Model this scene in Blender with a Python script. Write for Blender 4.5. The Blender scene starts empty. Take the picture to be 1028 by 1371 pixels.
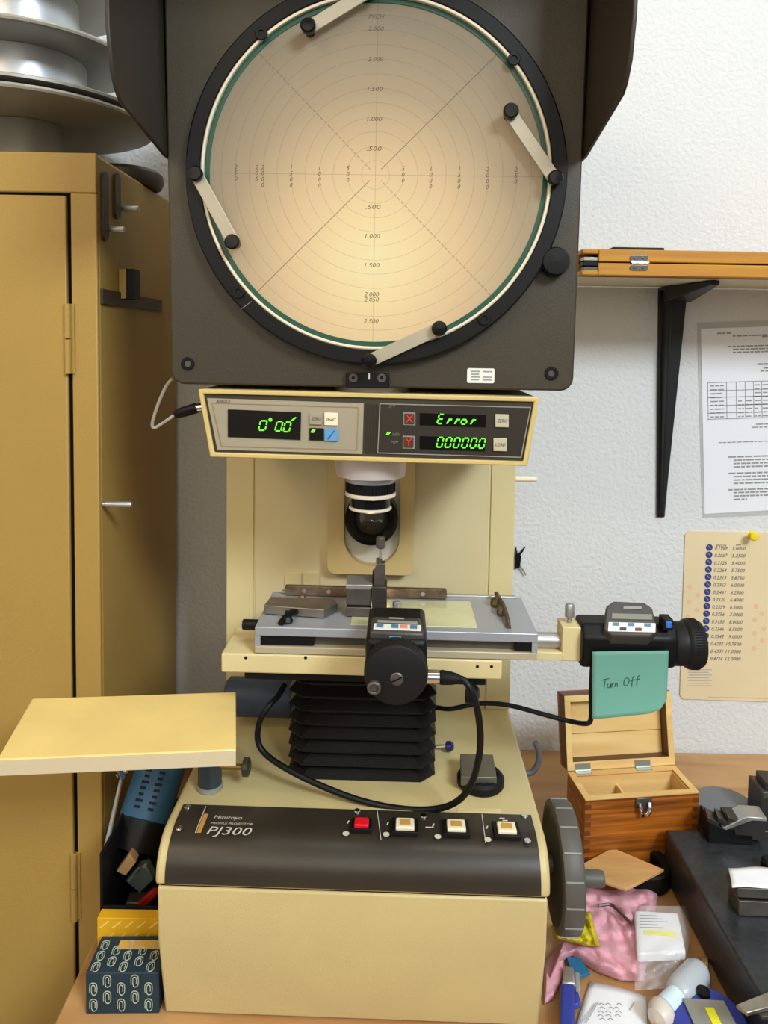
import bpy, math, random
from mathutils import Vector, Matrix, noise
random.seed(7)
V = Vector
PI = math.pi
# ------------------------------------------------------------------ camera
PITCH, ROLL, FPX = math.radians(3.8), math.radians(0.95), 1000.0
EYE = V((0, 0, 1.38)); BZ = 0.76
PPX, PPY = 514.0, 520.0
C = bpy.context.scene.collection
cam = bpy.data.objects.new('camera', bpy.data.cameras.new('camera')); C.objects.link(cam)
RM = Matrix.Rotation(PI/2 - PITCH, 3, 'X') @ Matrix.Rotation(ROLL, 3, 'Z')
cam.matrix_world = Matrix.Translation(EYE) @ RM.to_4x4()
cam.data.sensor_width = 36; cam.data.lens = FPX/1371*36
cam.data.shift_x = (514-PPX)/1371; cam.data.shift_y = -(1371/2-PPY)/1371
cam.data.clip_start = .02
bpy.context.scene.camera = cam
# ------------------------------------------------------------------ light
def s2l(c): return c/12.92 if c <= .04045 else ((c+.055)/1.055)**2.4
def rgb(r, g, b): return (s2l(r/255), s2l(g/255), s2l(b/255), 1)
W = bpy.data.worlds.new('world'); bpy.context.scene.world = W; W.use_nodes = True
W.node_tree.nodes['Background'].inputs[0].default_value = (1.0, .97, .90, 1)
W.node_tree.nodes['Background'].inputs[1].default_value = .24
def area(name, loc, target, sx, sy, power, col):
    L = bpy.data.lights.new(name, 'AREA'); L.shape = 'RECTANGLE'; L.size = sx; L.size_y = sy; L.energy = power; L.color = col
    o = bpy.data.objects.new(name, L); C.objects.link(o); o.location = loc
    o.rotation_euler = (V(target)-V(loc)).to_track_quat('-Z', 'Y').to_euler()
    return o
area('ceiling_light_strip', (.55, .08, 3.15), (.55, .09, 0), 1.6, .16, 10, (1, .94, .80))
area('ceiling_light_window_side', (1.5, -1.6, 3.1), (.60, 1.0, .95), 1.0, .8, 150, (.80, .91, 1.0))
area('fill_light_behind_camera', (-.2, -1.2, 1.9), (0, .8, 1.1), 1.4, .9, 12, (1, .90, .72))  # added fill that lifts the column under the head, no known fixture
area('warm_fill_left', (-1.0, -.5, 2.4), (-.4, .8, 1.2), .6, .6, 11, (1, .76, .44))  # added warm fill for the left wall and cabinet front, no known fixture
vs = bpy.context.scene.view_settings
vs.view_transform = 'Standard'; vs.look = 'None'; vs.gamma = 1; vs.use_curve_mapping = False; vs.exposure = -0.27

# ------------------------------------------------------------------ materials
MATS = {}
def mat(name, col, rough=.5, metal=0, var=0, vscale=20, bump=0, bscale=200, emit=None, estr=0, trans=0, alpha=1, coat=0, stretch=None, col2=None, ior=1.45):
    if name in MATS: return MATS[name]
    m = bpy.data.materials.new(name); m.use_nodes = True; nt = m.node_tree; b = nt.nodes['Principled BSDF']
    b.inputs['Base Color'].default_value = rgb(*col); b.inputs['Roughness'].default_value = rough; b.inputs['Metallic'].default_value = metal
    b.inputs['IOR'].default_value = ior
    if max(col) < 45 and not metal: b.inputs['Specular IOR Level'].default_value = .25
    if coat: b.inputs['Coat Weight'].default_value = coat
    if trans: b.inputs['Transmission Weight'].default_value = trans
    if alpha < 1: b.inputs['Alpha'].default_value = alpha
    if emit: b.inputs['Emission Color'].default_value = rgb(*emit); b.inputs['Emission Strength'].default_value = estr
    if var or bump or col2:
        tc = nt.nodes.new('ShaderNodeTexCoord'); mp = nt.nodes.new('ShaderNodeMapping'); nt.links.new(tc.outputs['Object'], mp.inputs[0])
        if stretch: mp.inputs['Scale'].default_value = stretch
    if var or col2:
        n = nt.nodes.new('ShaderNodeTexNoise'); n.inputs['Scale'].default_value = vscale; n.inputs['Detail'].default_value = 5
        nt.links.new(mp.outputs[0], n.inputs['Vector'])
        r = nt.nodes.new('ShaderNodeValToRGB'); nt.links.new(n.outputs['Fac'], r.inputs[0])
        c = rgb(*col); c2 = rgb(*col2) if col2 else tuple(x*(1-var) for x in c[:3])+(1,)
        r.color_ramp.elements[0].position = .35; r.color_ramp.elements[1].position = .65
        r.color_ramp.elements[0].color = c2; r.color_ramp.elements[1].color = tuple(min(1, x*(1+var*.3)) for x in c[:3])+(1,)
        nt.links.new(r.outputs[0], b.inputs['Base Color'])
    if bump:
        n = nt.nodes.new('ShaderNodeTexNoise'); n.inputs['Scale'].default_value = bscale; n.inputs['Detail'].default_value = 3
        nt.links.new(mp.outputs[0], n.inputs['Vector'])
        bp = nt.nodes.new('ShaderNodeBump'); bp.inputs['Strength'].default_value = bump; bp.inputs['Distance'].default_value = .002
        nt.links.new(n.outputs['Fac'], bp.inputs['Height']); nt.links.new(bp.outputs[0], b.inputs['Normal'])
    MATS[name] = m; return m
def wood(name, c1, c2, scale=9, stretch=(1, 8, 8), rough=.45, dist=3):
    if name in MATS: return MATS[name]
    m = bpy.data.materials.new(name); m.use_nodes = True; nt = m.node_tree; b = nt.nodes['Principled BSDF']; b.inputs['Roughness'].default_value = rough
    tc = nt.nodes.new('ShaderNodeTexCoord'); mp = nt.nodes.new('ShaderNodeMapping'); mp.inputs['Scale'].default_value = stretch
    nt.links.new(tc.outputs['Object'], mp.inputs[0])
    n = nt.nodes.new('ShaderNodeTexNoise'); n.inputs['Scale'].default_value = scale; n.inputs['Detail'].default_value = 6; n.inputs['Distortion'].default_value = dist*.2
    nt.links.new(mp.outputs[0], n.inputs['Vector'])
    r = nt.nodes.new('ShaderNodeValToRGB'); nt.links.new(n.outputs['Fac'], r.inputs[0])
    r.color_ramp.elements[0].position = .3; r.color_ramp.elements[1].position = .68
    r.color_ramp.elements[0].color = rgb(*c2); r.color_ramp.elements[1].color = rgb(*c1)
    nt.links.new(r.outputs[0], b.inputs['Base Color']); MATS[name] = m; return m
M = dict(
 wall=mat('wall_plaster', (216, 216, 215), .85, bump=.9, bscale=160),
 floor=mat('floor_tile', (150, 140, 125), .6, var=.2), ceil=mat('ceiling_paint', (230, 228, 220), .9),
 cream=mat('cream_enamel', (202, 184, 131), .40, var=.06, vscale=9, bump=.12, bscale=900),
 cream2=mat('cream_enamel_aged', (214, 197, 146), .45, var=.10, vscale=12),
 creamd=mat('cream_enamel_column', (216, 199, 148), .45, var=.05, vscale=8, bump=.1, bscale=900),
 brown=mat('dark_brown_enamel', (58, 50, 36), .42, var=.06, vscale=14, bump=.15, bscale=1200),
 hood=mat('hood_brown', (50, 42, 34), .45, bump=.15, bscale=1200),
 console=mat('console_vinyl', (50, 44, 36), .33, var=.14, vscale=22),
 black=mat('black_paint', (16, 16, 17), .42), blackg=mat('black_gloss', (14, 14, 15), .2),
 rubber=mat('black_rubber', (16, 15, 15), .6, bump=.2, bscale=500), gap=mat('dark_gap', (10, 9, 8), .9),
 steel=mat('machined_steel', (180, 178, 175), .32, .7, var=.12, vscale=40), steeld=mat('dark_steel', (98, 92, 86), .4, .6, var=.2, vscale=60),
 alu=mat('satin_aluminium', (172, 176, 184), .36, .45, var=.05, vscale=30), chrome=mat('chrome', (225, 225, 228), .12, 1),
 rust=mat('browned_steel', (118, 98, 80), .5, .6, var=.5, vscale=90),
 green=mat('green_glass_edge', (22, 74, 58), .35), glass=mat('stage_glass', (205, 204, 160), .1, var=.1, vscale=30, coat=1),
 white=mat('white_plastic', (228, 226, 216), .5), paper=mat('white_paper', (232, 232, 236), .8),
 ink=mat('ink_grey', (70, 70, 74), .8), inkl=mat('ink_pale', (150, 148, 146), .8), inkb=mat('ink_blue', (52, 58, 120), .8), inky=mat('pale_lettering', (205, 200, 185), .5),
 red=mat('red_button', (190, 18, 30), .3, emit=(220, 20, 35), estr=.35),
 ivory=mat('ivory_button', (232, 220, 190), .4), amber=mat('aged_amber_plastic', (196, 148, 70), .4),
 led=mat('green_digit', (120, 255, 60), .4, emit=(80, 225, 45), estr=.65),
 disp=mat('display_window', (26, 22, 18), .25), panelg=mat('grey_beige_panel', (158, 148, 126), .45, var=.08, vscale=20),
 blueb=mat('light_blue_button', (90, 150, 200), .4), grey=mat('grey_plastic', (84, 80, 74), .5), greyl=mat('pale_grey_plastic', (140, 138, 132), .5),
 teal=mat('teal_sticky_paper', (98, 150, 134), .8), bluep=mat('blue_plastic', (50, 62, 150), .35),
)
M['tan'] = mat('tan_cabinet_enamel', (168, 135, 68), .45, var=.05, vscale=5, bump=.15, bscale=700)
M['bench'] = wood('bench_wood', (190, 148, 98), (160, 114, 68), 4, (1, 6, 6))
M['boxw'] = wood('varnished_orange_wood', (184, 104, 24), (104, 52, 8), 6, (1.0, 5, 30))
M['boxp'] = wood('bare_pine', (232, 196, 130), (214, 170, 100), 6, (1, 8, 8), .6)
M['casew'] = wood('yellow_varnished_wood', (204, 142, 14), (178, 112, 8), 6, (.6, 10, 30))
M['thinb'] = wood('light_board_wood', (214, 168, 108), (192, 142, 84), 6, (2, 12, 6), .55)
M['granite'] = mat('black_granite', (46, 47, 50), .35, var=.35, vscale=160)

# ------------------------------------------------------------------ helpers
def ray(px, py): return RM @ V(((px-PPX)/FPX, -(py-PPY)/FPX, -1))
class Frame:
    "local axes at loc turned by yaw about z; Y/Z/X(px,py,v): where the sight line of a photo pixel meets the local plane y/z/x = v"
    def __init__(s, loc, yaw=0):
        s.loc = V(loc); s.yaw = yaw; s.R = Matrix.Rotation(-yaw, 3, 'Z'); s.e = s.R @ (EYE-s.loc)
    def _h(s, px, py, k, v):
        d = s.R @ ray(px, py); return s.e + d*((v-s.e[k])/d[k])
    def X(s, px, py, v): return s._h(px, py, 0, v)
    def Y(s, px, py, v): return s._h(px, py, 1, v)
    def Z(s, px, py, v): return s._h(px, py, 2, v)
    def place(s, o): o.location = s.loc; o.rotation_euler = (0, 0, s.yaw); return o
def tag(o, label=None, cat=None, group=None, kind=None):
    if label: o['label'] = label
    if cat: o['category'] = cat
    if group: o['group'] = group
    if kind: o['kind'] = kind
    return o
def thing(name, fr, label, cat, group=None):
    o = bpy.data.objects.new(name, None); C.objects.link(o); o.empty_display_size = .02; fr.place(o); return tag(o, label, cat, group)
_T = {}
def textgeo(s):
    if s not in _T:
        c = bpy.data.curves.new('t', 'FONT'); c.body = s; c.size = 1; c.resolution_u = 2
        o = bpy.data.objects.new('t', c); C.objects.link(o)
        dg = bpy.context.evaluated_depsgraph_get(); dg.update(); me = o.evaluated_get(dg).to_mesh()
        vs_ = [v.co.copy() for v in me.vertices]; fs = [tuple(p.vertices) for p in me.polygons]
        o.evaluated_get(dg).to_mesh_clear(); bpy.data.objects.remove(o); bpy.data.curves.remove(c)
        _T[s] = (vs_, fs)
    return _T[s]
class MB:
    def __init__(s): s.v = []; s.f = []; s.mi = []; s.m = 0
    def add(s, vs_, fs):
        n = len(s.v); s.v += [V(v) for v in vs_]; s.f += [tuple(n+i for i in f) for f in fs]; s.mi += [s.m]*len(fs); return s
    def box(s, a, b, rot=None, piv=None):
        x0, y0, z0 = [min(a[i], b[i]) for i in range(3)]; x1, y1, z1 = [max(a[i], b[i]) for i in range(3)]
        vs_ = [V((x, y, z)) for z in (z0, z1) for x, y in ((x0, y0), (x1, y0), (x1, y1), (x0, y1))]
        if rot is not None:
            c = V(piv) if piv is not None else V(((x0+x1)/2, (y0+y1)/2, (z0+z1)/2)); vs_ = [c+rot@(v-c) for v in vs_]
        return s.add(vs_, [(0, 3, 2, 1), (4, 5, 6, 7), (0, 1, 5, 4), (1, 2, 6, 5), (2, 3, 7, 6), (3, 0, 4, 7)])
    def prism(s, poly, ext):
        n = len(poly); p = [V(q) for q in poly]; e = V(ext)
        nrm = V((0, 0, 0))
        for i in range(n): nrm += (p[i]-p[0]).cross(p[(i+1) % n]-p[0])
        if nrm.dot(e) > 0: p.reverse()
        return s.add(p+[q+e for q in p], [tuple(range(n)), tuple(range(2*n-1, n-1, -1))]+[(i, i+n, (i+1) % n+n, (i+1) % n) for i in range(n)])
    def hexa(s, bot, top):
        return s.add(list(bot)+list(top), [(0, 3, 2, 1), (4, 5, 6, 7), (0, 1, 5, 4), (1, 2, 6, 5), (2, 3, 7, 6), (3, 0, 4, 7)])
    def lathe(s, prof, org, axis=(0, 0, 1), n=32, a0=0, a1=2*PI):
        org = V(org); w = V(axis).normalized(); u = w.orthogonal().normalized(); t = w.cross(u); full = abs(a1-a0-2*PI) < 1e-6
        k = n if full else n+1; vs_ = []
        for r, h in prof:
            for i in range(k):
                a = a0+(a1-a0)*i/n; vs_.append(org+w*h+(u*math.cos(a)+t*math.sin(a))*r)
        fs = []
        for j in range(len(prof)-1):
            for i in range(n):
                i2 = (i+1) % k; fs.append((j*k+i, j*k+i2, (j+1)*k+i2, (j+1)*k+i))
        if full:
            if prof[0][0] > 1e-7: fs.append(tuple(range(k-1, -1, -1)))
            if prof[-1][0] > 1e-7: fs.append(tuple((len(prof)-1)*k+i for i in range(k)))
        return s.add(vs_, fs)
    def ring(s, r0, r1, org, axis, h, n=64, ch=0):
        "flat annulus of thickness h along axis"
        return s.lathe([(r0, 0), (r1, 0), (r1, h-ch), (r1-ch, h), (r0+ch*.5, h), (r0, h-ch*.5), (r0, 0)], org, axis, n) if 1 else s
    def cyl(s, a, b, r, r2=None, n=20):
        a = V(a); b = V(b); r2 = r if r2 is None else r2
        return s.lathe([(r, 0), (r2, (b-a).length)], a, b-a, n)
    def tube(s, pts, r, n=8, sub=6):
        P = [V(p) for p in pts]; Q = []
        if sub > 1 and len(P) > 2:
            E = [P[0]*2-P[1]]+P+[P[-1]*2-P[-2]]
            for i in range(1, len(E)-2):
                for k in range(sub):
                    t = k/sub; a, b, c, d = E[i-1:i+3]
                    Q.append(.5*((2*b)+(c-a)*t+(2*a-5*b+4*c-d)*t*t+(3*b-a-3*c+d)*t**3))
            Q.append(P[-1])
        else: Q = P
        vs_ = []; u = None
        for i, q in enumerate(Q):
            t = (Q[min(i+1, len(Q)-1)]-Q[max(i-1, 0)]).normalized()
            u = t.orthogonal().normalized() if u is None else (u-t*u.dot(t)).normalized()
            w = t.cross(u)
            for k in range(n):
                a = 2*PI*k/n; vs_.append(q+(u*math.cos(a)+w*math.sin(a))*(r if not callable(r) else r(i/(len(Q)-1))))
        fs = [(i*n+k, i*n+(k+1) % n, (i+1)*n+(k+1) % n, (i+1)*n+k) for i in range(len(Q)-1) for k in range(n)]
        fs += [tuple(range(n-1, -1, -1)), tuple((len(Q)-1)*n+k for k in range(n))]
        return s.add(vs_, fs)
    def grid(s, fn, nu, nv, thick=0):
        vs_ = [V(fn(i/nu, j/nv)) for j in range(nv+1) for i in range(nu+1)]; k = nu+1
        fs = [(j*k+i, j*k+i+1, (j+1)*k+i+1, (j+1)*k+i) for j in range(nv) for i in range(nu)]
        return s.add(vs_, fs)
    def ringprism(s, outer, inner, ext):
        "plate with a hole; outer and inner lists of equal length"
        n = len(outer); e = V(ext); o = [V(p) for p in outer]; q = [V(p) for p in inner]
        vs_ = o+q+[p+e for p in o]+[p+e for p in q]; fs = []
        for i in range(n):
            j = (i+1) % n
            fs += [(i, j, n+j, n+i), (2*n+i, 3*n+i, 3*n+j, 2*n+j), (i, 2*n+i, 2*n+j, j), (n+i, n+j, 3*n+j, 3*n+i)]
        return s.add(vs_, fs)
    def text(s, t, org, xv, up, size=None, width=None, height=None, shear=0, center=False):
        vs_, fs = textgeo(t); xv = V(xv).normalized(); up = V(up).normalized(); org = V(org)
        xs = [v.x for v in vs_]; ys = [v.y for v in vs_]; w = max(xs)-min(xs); h = max(ys)
        kx = ky = size if size else 1
        if height: kx = ky = height/h
        if width: kx = width/w; ky = ky if (height or size) else kx
        ox = (w*kx/2 if center else 0)
        return s.add([org+xv*((v.x-min(xs))*kx-ox+shear*v.y*ky)+up*(v.y*ky) for v in vs_], fs)
    def build(s, name, mats, parent=None, bevel=0, smooth=35, seg=2, recalc=True, solid=0):
        me = bpy.data.meshes.new(name); me.from_pydata([tuple(v) for v in s.v], [], s.f)
        if not isinstance(mats, (list, tuple)): mats = [mats]
        for m in mats: me.materials.append(M[m] if isinstance(m, str) else m)
        me.polygons.foreach_set('material_index', s.mi)
        if recalc:
            import bmesh
            bm = bmesh.new(); bm.from_mesh(me); bmesh.ops.recalc_face_normals(bm, faces=bm.faces); bm.to_mesh(me); bm.free()
        if smooth:
            me.polygons.foreach_set('use_smooth', [True]*len(me.polygons)); me.set_sharp_from_angle(angle=math.radians(smooth))
        me.update()
        o = bpy.data.objects.new(name, me); C.objects.link(o)
        if parent is not None: o.parent = parent
        if solid:
            b = o.modifiers.new('s', 'SOLIDIFY'); b.thickness = solid; b.offset = 0
        if bevel:
            b = o.modifiers.new('b', 'BEVEL'); b.width = bevel; b.segments = seg; b.limit_method = 'ANGLE'; b.angle_limit = math.radians(40); b.harden_normals = False
        return o
def rrect(x0, x1, z0, z1, r, y, n=6, corners=(1, 1, 1, 1)):
    "rounded rectangle in the xz plane, from lower-left counterclockwise"
    out = []
    for (cx, cz, a0, on, X, Z) in ((x0+r, z0+r, PI, corners[0], x0, z0), (x1-r, z0+r, 1.5*PI, corners[1], x1, z0), (x1-r, z1-r, 0, corners[2], x1, z1), (x0+r, z1-r, .5*PI, corners[3], x0, z1)):
        if not on: out.append(V((X, y, Z))); continue
        for k in range(n+1):
            a = a0+k*PI/2/n; out.append(V((cx+r*math.cos(a), y, cz+r*math.sin(a))))
    return out
def polyY(fr, pts, y): return [fr.Y(px, py, y) for px, py in pts]
def single(fr, mb, name, mats, label, cat, group=None, **k):
    o = mb.build(name, mats, None, **k); fr.place(o); return tag(o, label, cat, group)
SEG = {'0': 'abcdef', '8': 'abcdefg', 'E': 'adefg', 'r': 'eg', 'o': 'cdeg', ' ': ''}
def seg7(mb, ch, org, w, h, t=.0011, sl=.22):
    def P(x, z): return V((org[0]+x*w+z*h*sl, org[1], org[2]+z*h))
    S = dict(a=((0, 1), (1, 1)), g=((0, .5), (1, .5)), d=((0, 0), (1, 0)), f=((0, .5), (0, 1)), b=((1, .5), (1, 1)), e=((0, 0), (0, .5)), c=((1, 0), (1, .5)))
    for k in SEG[ch]:
        a, b = P(*S[k][0]), P(*S[k][1]); d = (b-a).normalized(); a = a+d*t*.5; b = b-d*t*.5; n = V((-d.z, 0, d.x))*t*.5
        mb.prism([a-n*.9, b-n*.9, b+n*.9, a+n*.9], (0, .0003, 0))

# ------------------------------------------------------------------ setting
WF = Frame((0, 0, 0)); WY = 1.10
def struct(name, mb, m, **k): return tag(mb.build(name, m, None, smooth=0, **k), kind='structure')
struct('wall_back', MB().box((-1.6, WY, 0), (2.2, WY+.1, 3.3)), 'wall')
struct('wall_left', MB().box((-1.7, -2, 0), (-1.6, WY+.1, 3.3)), 'wall')
struct('floor', MB().box((-1.7, -2, -.05), (2.2, WY+.1, 0)), 'floor')
struct('ceiling', MB().box((-1.7, -2, 3.3), (2.2, WY+.1, 3.35)), 'ceil')
# workbench: top in planks, legs
BX = -.288
bf = Frame((.5, .5, 0)); bt = thing('workbench', bf, 'long wooden workbench top under the machine and the tools, brown and worn', 'workbench')
MB().box((BX-.5, -.30, BZ-.04), (1.3, WY-.5-.002, BZ)).build('bench_top', 'bench', bt, bevel=.003)
for x in (BX-.5+.04, 1.2):
    for y in (-.25, .5): MB().box((x, y, 0), (x+.07, y+.07, BZ-.0405)).build('leg', 'bench', bt, bevel=.003)

# ------------------------------------------------------------------ metal cabinet (left)
CY = .79; cz = WF.Y(130, 205, CY).z; cx1 = WF.Y(131, 420, CY).x; cx0 = -.98
CF = Frame((cx1, CY, 0)); cab = thing('storage_cabinet', CF, 'tall tan metal storage cabinet with magnetic pegs on its side', 'cabinet')
cp = lambda px, py: CF.Y(px, py, 0)
xl = cx0-cx1; dT = cp(60, 262).z; dR = cp(92, 500).x; dep = WY-CY-.012
mb = MB(); mb.box((xl, .004, 0), (0, dep, cz)); mb.build('body', 'tan', cab, bevel=.004)
mb = MB(); mb.box((xl, -.001, dT+.003), (0, .006, cz)); mb.box((dR+.004, -.001, 0), (0, .006, dT+.003)); mb.build('face_frame', 'tan', cab, bevel=.0015)
mb = MB(); mb.box((xl, .0032, .0), (dR+.005, .0039, dT+.004)); mb.build('door_gap', 'gap', cab)
mb = MB(); mb.box((xl+.01, -.003, .08), (dR, .003, dT)); door = mb.build('door', 'tan', cab, bevel=.0015)
for (a, b) in ((407, 500), (1140, 1228)):
    p = cp(94, a); q = cp(97, b); x = dR+.0015; zm = (p.z+q.z)/2
    mb = MB(); mb.cyl((x, -.005, p.z), (x, -.005, zm+.0007), .0035, n=12); mb.cyl((x, -.005, zm-.0007), (x, -.005, q.z), .0035, n=12)
    mb.box((x-.001, -.003, q.z), (x+.006, -.0008, p.z)); mb.build('hinge', 'tan', door)
# magnetic strips, hooks and blocks on the side: each lifts away
cs = lambda px, py: CF.X(px, py, 0)
def strip(px, y0, y1, wpx, label):
    a = cs(px, y0); b = cs(px, y1); w = (cs(px+wpx/2, y0)-cs(px-wpx/2, y0)).length
    fr = Frame(CF.loc+V((.0005, a.y, b.z))); mb = MB(); mb.prism(rrect(0, w, 0, a.z-b.z, w*.45, 0), (0, .0025, 0))
    mb.v = [V((v.y, v.x-w/2, v.z)) for v in mb.v]
    single(fr, mb, 'magnetic_strip', 'brown', label, 'strip', smooth=30)
strip(138, 230, 322, 7, 'longer dark upright magnetic strip near the front edge of the cabinet side')
strip(154.5, 232, 293, 7, 'shorter dark upright magnetic strip beside the longer one on the cabinet side')
a = cs(134, 397); b = cs(214, 425); h = .0085
fr = Frame(CF.loc+V((.0005, 0, 0)))
single(fr, MB().prism([(0, a.y, a.z+h), (0, b.y, a.z+h-.002), (0, b.y, a.z-h), (0, a.y, a.z-h+.001)], (.0025, 0, 0)), 'tool_strip', 'brown', 'dark horizontal magnetic bar across the cabinet side, below the black block', 'strip')
for (px0, px1, py, r, lab) in ((163, 185, 279, 4.2, 'steel peg standing out beside the shorter magnetic strip'), (145, 166, 307, 4.2, 'steel peg at the foot of the longer magnetic strip'), (136, 176, 675, 4, 'lone steel peg halfway down the cabinet side')):
    a = cs(px0, py); L = (CF.Y(px1, py, a.y)).x; rr = r*.82/1000
    fr = Frame(CF.loc+V((.0005, a.y, a.z))); mb = MB(); mb.lathe([(rr*.7, 0), (rr*.7, L*.12), (rr, L*.14), (rr, L-.001), (rr*.8, L)], (0, 0, 0), (1, 0, 0), 16)
    single(fr, mb, 'magnet_peg', 'steel', lab, 'peg')
a = cs(160, 380); x1 = CF.Y(180, 380, a.y).x; hh = .017
fr = Frame(CF.loc+V((.0005, a.y, a.z))); mb = MB(); mb.box((0, -.003, -hh), (x1*.99, .018, hh)); mb.m = 1; mb.box((x1*.0, -.0036, -hh*.98), (x1*.48, -.003, hh*.98))
single(fr, mb, 'magnet_holder', ['black', 'tan'], 'black magnetic block holder standing on the horizontal bar', 'holder', bevel=.001)
# dark ring lying on the cabinet top, back corner
fr = Frame((CF.loc.x-.035, .97, cz)); mb = MB(); mb.lathe([(.028, 0), (.047, 0), (.05, .006), (.049, .016), (.043, .021), (.034, .021), (.028, .015), (.028, 0)], (0, 0, 0), n=40)
single(fr, mb, 'rubber_ring', 'brown', 'dark rounded ring lying on the back corner of the cabinet top', 'ring')

# stacked metal reels on the cabinet
RF = Frame((-.446, .935, cz+.0))
reel_m = mat('reel_enamel', (158, 154, 144), .4, .3, var=.08, vscale=14); hub_m = mat('reel_hub', (200, 203, 206), .35, .35, var=.1, vscale=18)
def reel(z, R, rh, hh, label, foot=None):
    fr = Frame((-.446, .938, z)); t = thing('metal_reel', fr, label, 'reel', 'metal reels stacked on the cabinet')
    mb = MB(); mb.lathe([(.02, 0), (R-.004, 0), (R, .0015), (R+.0008, .004), (R, .0065), (R-.004, .007), (R-.012, .0045), (.02, .0045), (.02, 0)], (0, 0, .0), n=96); mb.build('lower_flange', reel_m, t)
    mb = MB(); mb.lathe([(rh+.012, 0), (rh+.002, .012), (rh, hh), (.02, hh), (.02, 0)], (0, 0, .0046), n=64); mb.build('hub', hub_m, t)
    for a in (-1.93,):
        mb = MB(); c = V((math.cos(a), math.sin(a), 0)); n = V((-c.y, c.x, 0)); p = c*(rh+.001)
        mb.prism([p-n*.02+V((0, 0, hh-.017)), p+n*.02+V((0, 0, hh-.017)), p+n*.02+V((0, 0, hh-.008)), p-n*.02+V((0, 0, hh-.008))], c*.0022); mb.build('slot', 'gap', t)
    return t
zA = EYE.z+.254
reel(zA, .150, .070, .071, 'lowest and widest of the metal reels stacked on the cabinet')
reel(zA+.076, .131, .062, .069, 'middle metal reel of the stack, slot in the drum beneath it')
reel(zA+.150, .122, .055, .05, 'third metal reel up, cut by the top of the picture')
fr = Frame((-.446, .938, cz)); mb = MB(); mb.lathe([(.05, 0), (.048, .004), (.042, zA-cz-.0005), (.02, zA-cz-.0005)], (0, 0, 0), n=48)
st = single(fr, mb, 'turntable_foot', reel_m, 'grey drum foot under the stack of metal reels', 'stand')
mb = MB(); mb.ring(.118, .1495, (0, 0, .013-.0), (0, 0, 1), .004, n=96, ch=.001)
o = mb.build('upper_flange', reel_m, bpy.data.objects['metal_reel'])

# ------------------------------------------------------------------ optical comparator
YAW = math.radians(-1.3)
O = Frame((-.03, .62, BZ), YAW)
mc = thing('optical_comparator', O, 'large cream and brown optical comparator with a round glowing screen', 'measuring machine')
E = lambda px, py, y: O.Y(px, py, y)
x0 = E(207, 1180, 0).x; x1 = E(737, 1200, 0).x; TZ = O.Z(470, 1110, .176).z
def prof_prism(pts, xa, xb, mb=None):
    mb = mb or MB(); return mb.prism([(xa, y, z) for y, z in pts], (xb-xa, 0, 0))
def arc(cy, cz_, r, a0, a1, n=8): return [(cy+r*math.cos(a0+(a1-a0)*k/n), cz_+r*math.sin(a0+(a1-a0)*k/n)) for k in range(n+1)]
SEAM = .137; BD = .44
up = [(0, SEAM+.0016)]+arc(.034, .142, .034, PI, PI/2, 10)+[(BD, .176), (BD, SEAM+.0016)]
base = prof_prism(up, x0, x1).build('base', 'cream', mc, bevel=.004, smooth=40)
lo = [(.0008, SEAM), (.0008, .092), (.021, 0.001), (BD, .001), (BD, SEAM)]  # lower front tilted back so the band under the break catches less light
lb = prof_prism(lo, x0+.002, x1-.002).build('lower_cabinet', 'cream', mc, bevel=.002)
prof_prism([(.003, SEAM-.001), (.003, SEAM+.003), (BD-.01, SEAM+.003), (BD-.01, SEAM-.001)], x0+.004, x1-.004).build('seam_line', 'gap', mc)
for x in (x0+.03, x1-.03):
    for y in (.05, .38): MB().cyl((x, y+.02, 0), (x, y+.02, .0018), .015).build('foot', 'rubber', mc)
# console panel
ca = O.Z(245, 1078, .1765); cb = O.Z(712, 1092, .1765); cyb = (ca.y+cb.y)/2; cxa = E(221, 1183, 0).x; cxb = E(724, 1199, 0).x
pts = [(-.0014, SEAM+.006)]+[(y, z) for y, z in arc(.034, .142, .0354, PI, PI/2, 12)]+[(cyb, .1774)]
inn = [(y, z) for y, z in arc(.034, .142, .0342, PI/2, PI, 12)]
con = prof_prism(pts+[(cyb, .1762)]+inn+[(-.0002, SEAM+.006)], cxa, cxb).build('console_panel', 'console', mc, smooth=30, bevel=.0004)
PZ = .1776
cp_ = lambda px, py: O.Z(px, py, PZ)
def scr(par, c, ax, r=.0028, m='chrome', h=.0012):
    ax = V(ax).normalized(); mb = MB(); mb.lathe([(r, 0), (r, h*.5), (r*.8, h), (0, h*1.05)], c, ax, 16); o = mb.build('screw', m, par)
    return o
for p in ((251, 1081), (240, 1109), (702, 1093), (706, 1126), (478, 1086), (567, 1093)): scr(con, cp_(*p), (0, 0, 1), .0032)
for (px, py, m) in ((484, 1108, 'red'), (542, 1110, 'ivory'), (610.5, 1112, 'ivory'), (678, 1115, 'ivory')):
    c = cp_(px, py); s = .0068 if m == 'red' else .0088
    mb = MB(); mb.ringprism([(c.x+a*s*1.35, c.y+b*s*1.15, PZ) for a, b in ((-1, -1), (1, -1), (1, 1), (-1, 1))], [(c.x+a*s, c.y+b*s*.85, PZ) for a, b in ((-1, -1), (1, -1), (1, 1), (-1, 1))], (0, 0, .004))
    fr_ = mb.build('button_frame', 'black', con, bevel=.0004)
    mb = MB(); mb.box((c.x-s*.95, c.y-s*.8, PZ-.0005), (c.x+s*.95, c.y+s*.8, PZ+.0065)); b = mb.build('button', m, con, bevel=.0012)
    if m == 'ivory':
        mb = MB(); mb.box((c.x-s*.55, c.y-s*.42, PZ+.0064), (c.x+s*.55, c.y+s*.42, PZ+.0069)); mb.build('worn_patch', 'amber', con)
mb = MB()
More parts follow.
